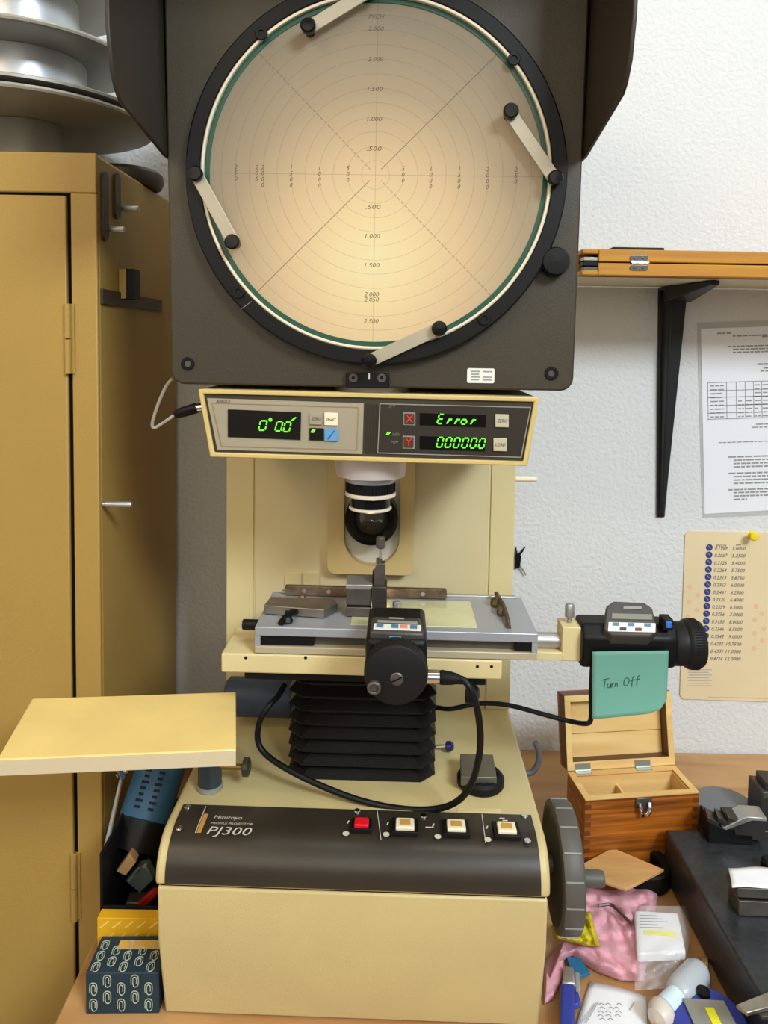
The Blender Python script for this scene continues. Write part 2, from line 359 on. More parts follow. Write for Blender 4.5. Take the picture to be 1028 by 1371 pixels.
def mark(mb, px, py, w, d): c = cp_(px, py); mb.prism([(c.x-w-d*.3, c.y-d, PZ+.0002), (c.x+w-d*.3, c.y-d, PZ+.0002), (c.x+w+d*.3, c.y+d, PZ+.0002), (c.x-w+d*.3, c.y+d, PZ+.0002)], (0, 0, .0002))
for px, py in ((466, 1101), (519, 1103), (580, 1105), (652, 1108)): mark(mb, px, py, .0006, .002)
for px, py in ((463, 1116), (517, 1117), (586, 1120), (653, 1124)):
    c = cp_(px, py); mb.lathe([(.0018, 0), (.003, 0), (.003, .0002), (.0018, .0002)], c, (0, 0, 1), 16)
for px in (505, 645):
    a = cp_(px, 1086+(px-505)*.03); b = cp_(px+5, 1124+(px-505)*.03); mb.prism([(a.x-.0003, a.y, PZ), (a.x+.0003, a.y, PZ), (b.x+.0003, b.y, PZ), (b.x-.0003, b.y, PZ)], (0, 0, .0003))
for px, py, s_ in ((575, 1108, .006), (672, 1096, .004), (676, 1099, .004)): mark(mb, px, py, s_*.6, .0006)
mb.build('console_markings', 'inky', con)
mb = MB(); a = cp_(286, 1096.5); b = cp_(323, 1098); mb.text('Mitutoyo', (a.x, a.y, PZ+.0003), (1, 0, 0), (0, 1, 0), height=.0050, width=(b-a).x, shear=.15)
a = cp_(276, 1117); b = cp_(334, 1117.5); mb.text('PJ300', (a.x, a.y, PZ+.0003), (1, 0, 0), (0, 1, 0), height=.0105, width=(b-a).x, shear=.2)
a = cp_(282, 1103.5); b = cp_(338, 1105); mb.text('PROFILE PROJECTOR', (a.x, a.y, PZ+.0003), (1, 0, 0), (0, 1, 0), height=.0028, width=(b-a).x, shear=.1)
mb.build('lettering', 'inky', con)
mb = MB(); q = [cp_(*p) for p in ((263, 1115), (269, 1115), (279, 1090), (273, 1090))]; mb.prism(q, (0, 0, .0004)); mb.build('orange_stripe', 'amber', con)
mb = MB(); q = [cp_(*p) for p in ((261, 1115), (262, 1115), (276, 1080), (275, 1080))]; mb.prism(q, (0, 0, .0004)); mb.build('silver_stripe', 'inky', con)
# cream slot cover on the base
mb = MB(); q = [O.Z(*p, .176) for p in ((612, 1087), (670, 1088), (670, 1084), (614, 1083))]; mb.prism(q, (0, 0, .0008)); mb.build('slot_cover', 'cream2', base)

# column
KY = .258
kx0 = E(303, 700, KY).x; kx1 = E(689, 700, KY).x
col = MB().box((kx0, KY+.002, .176), (kx1, KY+.17, .80)).build('column', 'creamd', mc, bevel=.004)
ix0 = E(341, 700, KY).x; ix1 = E(655, 700, KY).x
MB().box((kx0, KY, .176), (ix0-.0012, KY+.003, .62)).build('column_trim', 'creamd', col, bevel=.001)
MB().box((ix1+.0012, KY, .176), (kx1, KY+.003, .62)).build('column_trim', 'creamd', col, bevel=.001)
MB().box((ix0+.0004, KY+.001, .176), (ix1-.0004, KY+.003, .62)).build('front_panel', mat('column_panel', (210, 194, 150), .45, bump=.1, bscale=900), col, bevel=.001)
# lens plate with U opening
PY = KY-.014
a = E(438, 768, PY); b = E(556, 610, PY); c0 = E(460, 757, PY); c1 = E(537, 600, PY)
n = 48; cxm = (a.x+b.x)/2; czm = (a.z+b.z)/2
out = []; inner = []
r = .010; R2 = (c1.x-c0.x)/2; ucx = (c0.x+c1.x)/2; ucz = c0.z+R2
def raypoly(poly, c, ang):
    d = V((math.cos(ang), 0, math.sin(ang))); best = None
    for i in range(len(poly)):
        p = poly[i]-c; q = poly[(i+1) % len(poly)]-c; e = q-p; den = d.x*e.z-d.z*e.x
        if abs(den) < 1e-12: continue
        t = (p.x*e.z-p.z*e.x)/den; u = (p.x*d.z-p.z*d.x)/den
        if t > 0 and -1e-6 <= u <= 1+1e-6: best = max(best or 0, t)
    return c+d*best
po = rrect(a.x, b.x, a.z, b.z+.02, r, PY, 8)
pi_ = [V((ucx+R2*math.cos(PI+PI*k/16), PY, ucz+R2*math.sin(PI+PI*k/16))) for k in range(17)]+[V((c1.x, PY, b.z+.012)), V((c0.x, PY, b.z+.012))]
cc = V((ucx, PY, (a.z+b.z)/2))
angs = sorted([2*PI*k/72 for k in range(72)]+[math.atan2(p.z-cc.z, p.x-cc.x) % (2*PI) for p in po+pi_])
lp = MB().ringprism([raypoly(po, cc, t) for t in angs], [raypoly(pi_, cc, t) for t in angs], (0, KY-PY+.0005, 0)).build('lens_plate', mat('lens_plate_enamel', (212, 184, 124), .45, var=.08, vscale=12), mc, smooth=30)
MB().box((c0.x-.001, KY-.001, c0.z-.001), (c1.x+.001, KY+.0006, b.z+.013)).build('recess_back', mat('recess_enamel', (216, 212, 198), .5), lp)
for px, py in ((436, 741), ):
    pass
# name tags on the column
a = E(381, 785, KY); b = E(403.5, 767, KY)
for x_ in (381, 405.5):
    a = E(x_, 785, KY); b = E(x_+22.5, 767, KY); MB().box((a.x, KY-.001, a.z), (b.x, KY+.001, b.z)).build('name_tag', 'cream2', col, bevel=.0005)
# surface illuminator ring
c = E(497, 696, KY-.035); R = .0305
mb = MB(); mb.ring(R*.64, R, (c.x, KY-.001, c.z), (0, -1, 0), .036, n=48, ch=.004); ill = mb.build('surface_illuminator', 'blackg', mc)
mb = MB(); mb.lathe([(R*.66, 0), (R*.5, .004), (R*.2, .0065), (0, .007)], (c.x, KY-.026, c.z), (0, -1, 0), 32); mb.build('lens', mat('lens_glass', (70, 64, 52), .08, coat=1), ill)
# right side pin on the column and black clip
mb = MB(); p = E(690, 641, KY+.03); q = E(718, 641, KY+.03); mb.cyl((kx1-.001, KY+.03, p.z), (q.x, KY+.03, p.z), .0035); mb.build('side_pin', 'ivory', col)

# objective lens
OY = .11; oc = E(496, 660, OY); ox = oc.x
z = lambda py: E(496, py, OY-.02).z
wpx = lambda w: w*.755/2000
obj = MB().lathe([(.036, .60-z(640)), (.0352, .010), (.034, .0), (.02, 0)][::-1], (ox, OY, z(640)), n=48).build('objective_lens', mat('pinkish_grey_metal', (198, 186, 182), .35, .15), mc)
def band(nm, r, ya, yb, m, kn=0):
    mb = MB(); za, zb = z(ya), z(yb); ch = min(.001, (za-zb)*.3); mb.lathe([(r-ch, 0), (r, ch), (r, za-zb-ch), (r-ch, za-zb)], (ox, OY, zb), n=48)
    if kn:
        for k in range(48):
            a = 2*PI*k/48; d = V((math.cos(a), math.sin(a), 0)); mb.cyl(V((ox, OY, zb+.001))+d*r, V((ox, OY, za-.001))+d*r, .0006, n=5)
    return mb.build(nm, m, obj)
band('barrel', .0245, 639.5, 650, 'alu'); band('grip_band', .0240, 650, 664, 'black', 1); band('flange', .0252, 663.5, 669, mat('rim_glow_tint', (236, 226, 206), .25, .25)); band('barrel', .0195, 668, 684, 'blackg'); band('lens_rim', .0212, 683.5, 687.5, MATS['rim_glow_tint'])  # flange and lens rim colour lightened to carry the glow from below
MB().lathe([(.018, 0), (.012, .003), (0, .004)], (ox, OY, z(687)+.0002), (0, 0, -1), 32).build('front_glass', MATS['lens_glass'], obj)

# projection head
HY = .068; HT = .99
pl = E(221, 60, HY); pl2 = E(229, 500, HY); pr = E(786, 60, HY); pr2 = E(768, 508, HY); zb = E(500, 519, HY).z
def lerpx(p, q, z_): return p.x+(q.x-p.x)*(z_-p.z)/(q.z-p.z)
rr = .012
hl = lambda z_: lerpx(pl, pl2, z_); hr = lambda z_: lerpx(pr, pr2, z_)
xl_, xr_ = hl(zb), hr(zb)
poly = [(xl_+rr-rr*math.cos(t), HY, zb+rr-rr*math.sin(t)) for t in [k*PI/12 for k in range(7)]]
poly += [(xr_-rr+rr*math.sin(t), HY, zb+rr-rr*math.cos(t)) for t in [k*PI/12 for k in range(7)]]
poly += [(hr(HT), HY, HT), (hl(HT), HY, HT)]
head = MB().prism(poly, (0, .24, 0)).build('projection_head', 'brown', mc, bevel=.0018)
# hood
for s, p0 in ((-1, hl), (1, hr)):
    if s < 0: kp = [E(222, 209, HY), E(178, 131, -.030), E(171, 95, -.041)]
    else: kp = [E(784, 211, HY), E(830, 121, -.030), E(836, 80, -.041)]
    ys = [(HY+.10, kp[0].z+.0), (HY, kp[0].z), (-.026, kp[1].z-.002), (-.033, kp[1].z+.004), (-.041, kp[2].z), (-.046, kp[2].z+.03), (-.048, HT+.003), (HY+.10, HT+.003)]
    mb = MB(); f = lambda y_, z_: p0(z_)+s*.0006+s*max(0, (HY-y_))*.05
    a = [V((f(y_, z_), y_, z_)) for y_, z_ in ys]; b = [v+V((s*.0035, 0, 0)) for v in a]
    n = len(a); mb.add(a+b, [tuple(range(n)), tuple(range(2*n-1, n-1, -1))]+[(i, i+n, (i+1) % n+n, (i+1) % n) for i in range(n)])
    mb.build('hood_side', 'hood', mc, bevel=.001)
MB().box((hl(HT)-.004, -.048, HT+.0005), (hr(HT)+.004, HY+.24, HT+.004)).build('hood_top', 'hood', mc)
mb = MB(); p = E(785, 170, HY+.02); mb.lathe([(.006, 0), (.006, .004), (.003, .007), (0, .0075)], (hr(p.z)-.0, HY+.02, p.z), (1, 0, 0), 16); mb.build('side_screw', 'chrome', mc)
# screen, rim, ring
sc = E(503, 236.5, HY); SX, SZ = sc.x, sc.z
k_ = (E(603, 236, HY)-E(503, 236, HY)).length/100
AX = (0, -1, 0)
ring = MB(); ring.ring(232*k_, 252*k_, (SX, HY+.001, SZ), AX, .014, n=128, ch=.0015); ring = ring.build('screen_ring', 'black', mc)
MB().ring(227.5*k_, 231.8*k_, (SX, HY+.001, SZ), AX, .0135, n=128, ch=.001).build('rim', mat('rim_cream', (226, 212, 186), .25), ring)
MB().ring(221*k_, 227.4*k_, (SX, HY+.001, SZ), AX, .0095, n=128).build('glass_edge', 'green', ring)
# screen material
sm = bpy.data.materials.new('ground_glass_screen'); sm.use_nodes = True; nt = sm.node_tree; bs = nt.nodes['Principled BSDF']
tc = nt.nodes.new('ShaderNodeTexCoord'); sp = nt.nodes.new('ShaderNodeSeparateXYZ'); nt.links.new(tc.outputs['Object'], sp.inputs[0])
def mth(op, a, b=None, c=None):
    n = nt.nodes.new('ShaderNodeMath'); n.operation = op
    for i, q in enumerate((a, b, c)):
        if q is None: continue
        if isinstance(q, (int, float)): n.inputs[i].default_value = q
        else: nt.links.new(q, n.inputs[i])
    return n.outputs[0]
X_, Z_ = sp.outputs[0], sp.outputs[2]
rad = mth('SQRT', mth('ADD', mth('MULTIPLY', X_, X_), mth('MULTIPLY', Z_, Z_)))
S = 18.7*k_
def line(d, w): return mth('LESS_THAN', mth('ABSOLUTE', d), w)
rings = line(mth('SUBTRACT', mth('FRACT', mth('ADD', mth('DIVIDE', rad, S), .5)), .5), .025)
rings = mth('MULTIPLY', mth('MULTIPLY', rings, mth('LESS_THAN', rad, S*11.2)), .22)
cross = mth('MULTIPLY', mth('MAXIMUM', line(X_, .00028), line(Z_, .00028)), .30)
u_ = mth('SUBTRACT', X_, Z_); w_ = mth('ADD', X_, Z_)
lim = mth('MULTIPLY', mth('LESS_THAN', rad, S*12), mth('GREATER_THAN', rad, S*.55))
d1 = mth('MULTIPLY', mth('MULTIPLY', line(u_, .00055), lim), .62)
dash = mth('LESS_THAN', mth('FRACT', mth('MULTIPLY', u_, 150)), .7)
d2 = mth('MULTIPLY', mth('MULTIPLY', mth('MULTIPLY', line(w_, .0008), lim), dash), .36)
msk = mth('MAXIMUM', mth('MAXIMUM', rings, cross), mth('MAXIMUM', d1, d2))
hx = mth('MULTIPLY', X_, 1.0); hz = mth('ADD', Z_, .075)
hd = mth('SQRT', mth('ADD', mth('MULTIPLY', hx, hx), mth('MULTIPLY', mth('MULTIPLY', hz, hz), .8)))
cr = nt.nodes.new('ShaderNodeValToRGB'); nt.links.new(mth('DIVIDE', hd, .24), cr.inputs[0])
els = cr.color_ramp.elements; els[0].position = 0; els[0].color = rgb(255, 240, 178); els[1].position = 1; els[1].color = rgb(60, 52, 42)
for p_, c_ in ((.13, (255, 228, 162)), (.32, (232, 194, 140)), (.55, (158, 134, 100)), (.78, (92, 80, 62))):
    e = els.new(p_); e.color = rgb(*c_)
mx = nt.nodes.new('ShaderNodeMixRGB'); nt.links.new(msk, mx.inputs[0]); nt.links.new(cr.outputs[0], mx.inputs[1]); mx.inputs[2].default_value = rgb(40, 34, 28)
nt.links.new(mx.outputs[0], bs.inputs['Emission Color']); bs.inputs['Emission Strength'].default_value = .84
mx2 = nt.nodes.new('ShaderNodeMixRGB'); nt.links.new(msk, mx2.inputs[0]); mx2.inputs[1].default_value = rgb(112, 102, 84); mx2.inputs[2].default_value = rgb(50, 45, 40)
nt.links.new(mx2.outputs[0], bs.inputs['Base Color']); bs.inputs['Roughness'].default_value = .75
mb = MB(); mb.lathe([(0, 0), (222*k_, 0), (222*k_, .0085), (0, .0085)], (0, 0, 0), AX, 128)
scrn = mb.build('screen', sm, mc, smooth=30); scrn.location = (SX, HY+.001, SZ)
mb = MB(); yy = -.0087
def lab(t, px, py, vert=0):
    p = E(px, py, HY-.008); q = V((p.x-SX, yy, p.z-SZ))
    if not vert: mb.text(t, q+V((0, 0, -.0018)), (1, 0, 0), (0, 0, 1), height=.0038, center=True, width=.013, shear=.25)
    else:
        for i, ch in enumerate(t): mb.text(ch, q+V((0, 0, .0066-i*.0052)), (1, 0, 0), (0, 0, 1), height=.0038, center=True, shear=.25)
for t, py in (('2.500', 38), ('2.000', 79), ('1.500', 119), ('1.000', 159), ('.500', 199), ('.500', 277), ('1.000', 316), ('1.500', 355), ('2.000', 394), ('2.050', 401), ('2.500', 430), ('INCH', 22)): lab(t, 503-(py-40)*.017, py)
for t, px in (('250', 315), ('205', 343), ('2000', 351), ('1500', 389), ('1000', 427), ('500', 465), ('500', 539), ('1000', 576), ('1500', 614), ('2000', 652), ('250', 690)): lab(t, px, 238+(px-500)*.01, 1)
tag(mb.build('numerals', mat('faded_ink', (92, 80, 62), .8), scrn), kind='stuff')
# ring screws, marks
def onring(px, py, dy=-.0135): p = E(px, py, HY+dy); return V((p.x, HY+dy+.0005, p.z))
for px, py in ((688, 79), (648, 427), (319, 391), (350, 45)):
    mb = MB(); c = onring(px, py); mb.ring(.0028, .0056, c, AX, .002, n=24, ch=.0004); mb.lathe([(.0028, 0), (.0028, .0008)], c, AX, 12); mb.build('screw', 'black', ring)
mb = MB(); a = onring(323, 414); b = onring(336, 404); mb.prism([a, b, b+V((.0006, 0, .0007)), a+V((.0006, 0, .0007))], (0, -.0004, 0)); mb.build('index_line', 'inky', ring)
a = E(463, 499, HY-.006); b = E(521, 520, HY-.006)
ip = MB().box((a.x, HY-.006, b.z), (b.x, HY+.001, a.z)).build('index_plate', 'black', mc, bevel=.001)
for px in (473, 511):
    c = E(px, 506, HY-.006); mb = MB(); mb.ring(.0015, .0042, (c.x, HY-.0055, c.z), AX, .0014, n=20, ch=.0003); mb.build('screw', 'steeld', ip)
MB().box((E(493.3, 500, HY-.006).x, HY-.0066, E(493, 508, HY-.006).z), (E(495, 500, HY-.006).x, HY-.0058, a.z)).build('index_mark', 'inky', ip)
for px, py in ((251.5, 487), (738, 500)):
    c = E(px, py, HY); mb = MB(); mb.ring(.0033, .0062, (c.x, HY+.0005, c.z), AX, .0022, n=24, ch=.0006); mb.m = 1; mb.lathe([(.0032, 0), (.0032, .0009)], (c.x, HY+.0003, c.z), AX, 6); mb.build('socket_bolt', ['black', 'steeld'], head)
# inspection sticker
a = E(625, 512.5, HY-.0003); b = E(662, 493.5, HY-.0003)
stk = MB().prism(rrect(a.x, b.x, a.z, b.z, .0015, HY-.0004), (0, .0006, 0)).build('sticker', 'white', head); stk['label'] = 'small white inspection sticker'
mb = MB()
for j in range(4):
    zz = a.z+(b.z-a.z)*(.18+j*.19)
    mb.box((a.x+.0035, HY-.0007, zz), (a.x+.011+.001*(j % 2), HY-.0004, zz+.0012))
    if j != 2: mb.box((a.x+.0145, HY-.0007, zz), (b.x-.002, HY-.0004, zz+.0012))
tag(mb.build('print', 'inkl', stk), kind='stuff')
# knob bottom right
c = E(743.5, 350, HY-.010)
mb = MB(); mb.lathe([(.009, 0), (.0125, .002), (.0125, .013), (.0115, .0145), (0, .015)], (c.x, HY+.0005, c.z), AX, 32)
for k in range(24):
    a_ = 2*PI*k/24; d = V((math.cos(a_), 0, math.sin(a_)))*.0124; mb.cyl(V((c.x, HY-.002, c.z))+d, V((c.x, HY-.012, c.z))+d, .0007, n=5)
mb.build('clamp_knob', 'black', mc)
# screen clamps
def clamp(p, q, flip=0):
    y_ = HY-.0165; a = E(p[0], p[1], y_); b = E(q[0], q[1], y_); d = (b-a).normalized(); nn = V((-d.z, 0, d.x)); w = .0058
    poly = [a+nn*w*math.sin(t)-d*w*math.cos(t) for t in [PI/2*k/6*1-0 for k in range(7)]]
    poly = [a+(nn*math.cos(t)-d*math.sin(t))*w for t in [PI*k/10 for k in range(11)]]+[b+(-nn*math.cos(t)+d*math.sin(t))*w for t in [PI*k/10 for k in range(11)]]
    arm = MB().prism(poly, (0, -.0018, 0)).build('screen_clamp', mat('clamp_steel', (172, 162, 142), .4, .35), mc, bevel=.0004)
    for e, L0, L1 in ((a, .0165-.013, .0065), (b, .0165-.0075, .0075)):
        mb = MB(); mb.lathe([(.0045, -L0), (.0045, .0015), (.0065, .002), (.0068, L1), (.0055, L1+.002), (0, L1+.0022)], (e.x, y_-.0, e.z), AX, 24); mb.build('knob', 'blackg', arm)
clamp((263.5, 234), (313, 325)); clamp((742, 240), (682.5, 151.5)); clamp((494.5, 483), (587.5, 440)); clamp((498, -14), (413.5, 38))

# readout unit
DY = .062
P4 = [(265, 521), (722, 532), (706, 624), (281, 612)]
ro = MB().prism(polyY(O, P4, DY), (0, .15, 0)).build('readout_unit', 'cream2', mc, bevel=.003)
def inset(P, d):
    cx_ = sum(p[0] for p in P)/4; cy_ = sum(p[1] for p in P)/4
    return [(P[0][0]+d*1.15, P[0][1]+d), (P[1][0]-d*1.15, P[1][1]+d), (P[2][0]-d*.9, P[2][1]-d), (P[3][0]+d*.9, P[3][1]-d)]
def ppl(nm, P, m, dy, th=.001, par=None, bevel=0): return MB().prism(polyY(O, P, DY-dy), (0, th, 0)).build(nm, m, par if par is not None else ro, bevel=bevel)
MB().ringprism(polyY(O, P4, DY-.004), polyY(O, inset(P4, 6), DY-.004), (0, .0045, 0)).build('bezel', mat('yellowed_bezel', (204, 178, 112), .4), ro, bevel=.001)
ppl('face_plate', inset(P4, 6), 'brown', .001)
lp_ = [(277, 533), (487, 540), (485, 608), (291, 602)]
lpn = ppl('angle_panel', lp_, 'panelg', .002)
rp = [(508, 540), (711, 545), (698, 613), (505, 607)]
mb = MB(); mb.ringprism(polyY(O, rp, DY-.0022), polyY(O, inset(rp, 1.2), DY-.0022), (0, .001, 0)); mb.build('panel_outline', 'greyl', ro)
rpn = ppl('coordinate_panel', inset(rp, 1.2), mat('black_brown_panel', (48, 42, 34), .35), .0018)
mb = MB()
for k in range(5):
    x_ = 489.5+k*3.6; mb.prism(polyY(O, [(x_, 541), (x_+1.6, 541), (x_+1.2, 606), (x_-.4, 606)], DY-.002), (0, .001, 0))
mb.build('rib', 'console', ro)
mb = MB(); mb.ringprism(polyY(O, [(283, 539), (480, 545), (478, 603), (296, 598)], DY-.0024), polyY(O, [(284, 540), (479, 546), (477, 602), (297, 597)], DY-.0024), (0, .0004, 0)); mb.build('panel_print', mat('faded_print', (150, 118, 88), .6), ro)
dw = ppl('display_window', [(305, 548), (403, 552), (402, 589), (305, 585)], 'disp', .003, .0015)
yl_ = DY-.0034
mb = MB()
def dg(ch, px, py, wp, hp):
    a = E(px, py, yl_); seg7(mb, ch, a, wp*k_, hp*k_, t=.0013)
dg('0', 346, 576, 9, 13); dg('0', 368, 577, 8, 13); dg('0', 379, 578, 8, 13)
c = E(362, 562, yl_); mb.ring(.0007, .0017, c, AX, .0003, n=12)
mb.prism(polyY(O, [(389, 563), (391, 564), (397, 559), (395, 558.5)], yl_), (0, .0004, 0))
mb.build('digits', 'led', dw)
mb = MB(); a = E(289, 539, DY-.0026); mb.text('ANGLE', a, (1, 0, 0), (0, 0, 1), height=.0027, width=.013, shear=.2); mb.build('lettering', 'ink', lpn)
for (P, m, nm) in (([(414, 552), (431, 552.5), (431, 569), (414, 568.5)], 'panelg', 'key'), ([(434, 552.5), (452, 553), (452, 570), (434, 569.5)], 'ivory', 'key'), ([(414, 573), (433, 573.5), (433, 590), (414, 589.5)], 'disp', 'key'), ([(434, 573.5), (452, 574), (452, 591), (434, 590.5)], 'blueb', 'key')):
    kb = ppl(nm, P, m, .004, .002, bevel=.0005)
    if m != 'disp': kb['label'] = {'panelg': 'grey key', 'ivory': 'ivory key', 'blueb': 'light blue key'}[m]
    mb = MB()
    if m == 'disp':
        mb.prism(polyY(O, [(415.5, 579), (420, 579.5), (422.5, 575.5), (418, 575)], DY-.0045), (0, .0004, 0)); mb.build('indicator', 'led', kb)
    elif m == 'blueb':
        mb.prism(polyY(O, [(438, 588), (439.5, 588.5), (448, 577), (447, 576.5)], DY-.0044), (0, .0003, 0)); mb.build('slash', 'ink', kb)
    else:
        p = E(P[3][0]+3, P[3][1]-6, DY-.0043); mb.text('ZERO' if m == 'panelg' else 'INC', p, (1, 0, 0), (0, 0, 1), height=.0028, width=.0085, shear=.2); mb.build('lettering', 'ink', kb)
def dwin(P, s, px, py, step, wp, hp):
    global mb
    w_o = ppl('display_window', P, mat('display_black', (12, 10, 8), .25), .0028, .0012); mb = MB()
    for i, ch in enumerate(s):
        sh = 1 if ch in 'E0' else .55
        a = E(px+step*i, py+step*i*.025, yl_)
        if ch == 'r': mb.prism([a+V((.001, 0, 0)), a+V((.0022, 0, 0)), a+V((.0052, 0, hp*k_*.5)), a+V((.0030, 0, hp*k_*.5))], (0, .0003, 0)); mb.prism([a+V((.0028, 0, hp*k_*.38)), a+V((.0035, 0, hp*k_*.56)), a+V((.0066, 0, hp*k_*.56)), a+V((.006, 0, hp*k_*.38))], (0, .0003, 0))
        else: seg7(mb, ch, a, wp*k_, hp*k_, t=.0013)
    mb.build('digits', 'led', w_o)
dwin([(562, 553), (651, 556), (650, 572), (562, 569)], 'Error', 585, 567, 10.6, 7, 12.5)
dwin([(562, 584), (650, 587), (649, 604), (562, 601)], '000000', 584, 598.5, 11.2, 7, 13)
for (cx_, cy_, t) in ((548, 560.5, 'X'), (547, 592, 'Y')):
    P = [(cx_-8, cy_-8.5), (cx_+8, cy_-8), (cx_+8, cy_+9), (cx_-8, cy_+8.5)]
    ppl('key_frame', P, 'greyl', .0028, .001); kb = ppl('key', [(cx_-6.5, cy_-7), (cx_+6.5, cy_-6.5), (cx_+6.5, cy_+7.5), (cx_-6.5, cy_+7)], mat('maroon_key', (84, 40, 28), .4), .004, .002, bevel=.0004)
    p = E(cx_, cy_+5, DY-.0043); MB().text(t, p, (1, 0, 0), (0, 0, 1), height=.0068, center=True).build('lettering', mat('red_letter', (196, 60, 40), .5), kb)
for (cx_, cy_) in ((672, 563.5), (669.5, 595.5)):
    kb = ppl('key', [(cx_-9, cy_-9), (cx_+9, cy_-8.5), (cx_+9, cy_+9), (cx_-9, cy_+8.5)], mat('beige_key', (186, 176, 150), .5), .004, .002, bevel=.0005)
    p = E(cx_, cy_+2, DY-.0043); MB().text('LOAD' if cy_ > 580 else 'ZERO', p, (1, 0, 0), (0, 0, 1), height=.003, width=.009, center=True, shear=.2).build('lettering', 'ink', kb)
mb = MB(); mb.prism(polyY(O, [(516.5, 582), (520, 582.5), (523, 579), (519, 578)], DY-.003), (0, .0005, 0)); mb.build('indicator', 'led', rpn)
mb = MB()
for (t, px, py, w_) in (('XY', 520, 546, 9), ('INCH', 525, 583.5, 10), ('MM', 523, 594, 9)): mb.text(t, E(px, py, DY-.0024), (1, 0, 0), (0, 0, 1), height=.0028, width=w_*k_, shear=.25)
mb.build('lettering', mat('grey_lettering', (120, 112, 98), .6), rpn)
# plug into the readout side
mb = MB(); a = E(240, 552.5, DY+.03); b = E(250, 547, DY+.03); c = E(267, 545, DY+.03)
mb.lathe([(.002, 0), (.0045, .004), (.0052, .012), (.0052, .024), (.004, .0245)], E(232, 555.5, DY+.03), (c-E(232, 555.5, DY+.03)), 16); plug = mb.build('readout_plug', 'black', mc)
MB().cyl(E(258, 546.5, DY+.03), E(272, 545, DY+.03), .0042).build('collar', 'chrome', plug)

# bellows, plate
BZt = .303; ba = O.Z(417, 1045, .176); bb = O.Z(558, 1046.6, .176); be = O.Z(582, 1035, .176); bl = O.Z(385, 1035, .176)
by0 = (ba.y+bb.y)/2; bx0, bx1 = bl.x, be.x; chm = (be.x-bb.x); by1 = KY-.006
mb = MB(); NP = 9; rings_ = []
hh = (BZt-.1765)/NP
def octo(ins, z_):
    X0, X1, Y0, Y1 = bx0+ins, bx1-ins, by0+ins, by1-ins*.5; c_ = chm*.8
    return [V(p) for p in ((X0+c_, Y0, z_), (X1-c_, Y0, z_), (X1, Y0+c_, z_), (X1, Y1-c_, z_), (X1-c_, Y1, z_), (X0+c_, Y1, z_), (X0, Y1-c_, z_), (X0, Y0+c_, z_))]
prev = None; rs = []
for i in range(NP):
    z_ = .1765+i*hh; rs += [octo(.0, z_), octo(.0, z_+.0014), octo(.0085, z_+hh*.62), octo(.0085, z_+hh*.70)]
rs.append(octo(0, BZt))
vs_ = [p for r_ in rs for p in r_]; fs = [(j*8+i, j*8+(i+1) % 8, (j+1)*8+(i+1) % 8, (j+1)*8+i) for j in range(len(rs)-1) for i in range(8)]
fs += [tuple(range(7, -1, -1)), tuple((len(rs)-1)*8+i for i in range(8))]
mb.add(vs_, fs); mb.build('bellows', mat('bellows_leather', (26, 25, 24), .30, bump=.15, bscale=600), mc, smooth=20)
SY0 = .045
zc1 = E(392, 876, SY0).z; zc0 = E(392, 903, SY0).z
a = E(327, 907, SY0+.006); b = E(650, 917, SY0+.006)
MB().box((a.x, SY0+.006, zc0-.0085), (b.x, .235, zc0-.0004)).build('slide_plate', 'black', mc, bevel=.001)
MB().box((bx0+.01, by0+.004, BZt-.001), (bx1-.01, by1-.01, zc0-.008)).build('bellows_flange', 'black', mc)
# carriage
a = E(296, 880, SY0); b = E(672, 900, SY0)
car = MB().box((a.x, SY0, zc0), (b.x, SY0+.062, zc1-.0008)).build('stage_carriage', 'cream2', mc, bevel=.0015)
MB().box((a.x+.03, SY0+.06, zc0), (b.x-.01, .2, zc1-.0012)).build('carriage_slide', 'steeld', mc)
for px in (329, 409, 639, 658):
    c = E(px, 880 if px < 500 else 892, SY0); MB().lathe([(.0017, 0), (.0014, .0006), (0, .0007)], (c.x, SY0+.0003, c.z-.0005), AX, 10).build('screw', 'black', car)
# stage table
sx0 = E(341, 845, SY0).x; sx1 = E(720, 855, SY0).x; st_z = .354
st_z = (E(360, 838.5, SY0).z+E(700, 849.5, SY0).z)/2; SY1 = .142
zu = E(530, 856, SY0).z; zl = E(530, 870, SY0).z; zbot = zc1
stg = MB().box((sx0, SY0, zu), (sx1, SY1, st_z)).build('stage_table', 'alu', mc, bevel=.0008)
MB().box((sx0+.004, SY0+.008, zl), (sx1-.004, SY1-.002, zu)).build('slot_web', 'steeld', stg)
MB().box((sx0, SY0, zbot), (sx1, SY1, zl)).build('lower_rail', mat('beige_metal', (178, 168, 140), .45, .2), stg, bevel=.0008)
for xa, xb in ((sx0, sx0+.005), (sx1-.005, sx1)): MB().box((xa, SY0+.0005, zl-.001), (xb, SY1, zu+.001)).build('end_cap', 'alu', stg)
for xa, xb in ((347, 420), (690, 712)): MB().box((E(xa, 860, SY0).x, SY0+.002, zl+.001), (E(xb, 860, SY0).x, SY0+.008, zu-.0005)).build('slot_nut', 'black', stg, bevel=.0005)
gz = st_z
g0 = O.Z(470, 832, gz); g1 = O.Z(637, 834, gz); g2 = O.Z(630, 806, gz)
MB().box((g0.x, SY0+.011, gz-.001), (g1.x, g2.y, gz+.0006)).build('stage_glass', 'glass', stg, bevel=.0003)
MB().box((sx0+.01, SY1-.006, gz), (sx1-.006, SY1, gz+.0022)).build('rear_rail', 'steel', stg, bevel=.0004)
c = O.Z(497, 812, gz); lc = V((ox, OY-.005, gz+.0012))
MB().lathe([(.017, 0), (.017, .001), (0, .0011)], lc, n=32).build('condenser_lens', mat('lit_condenser', (255, 235, 190), .3, emit=(255, 226, 170), estr=14), stg)
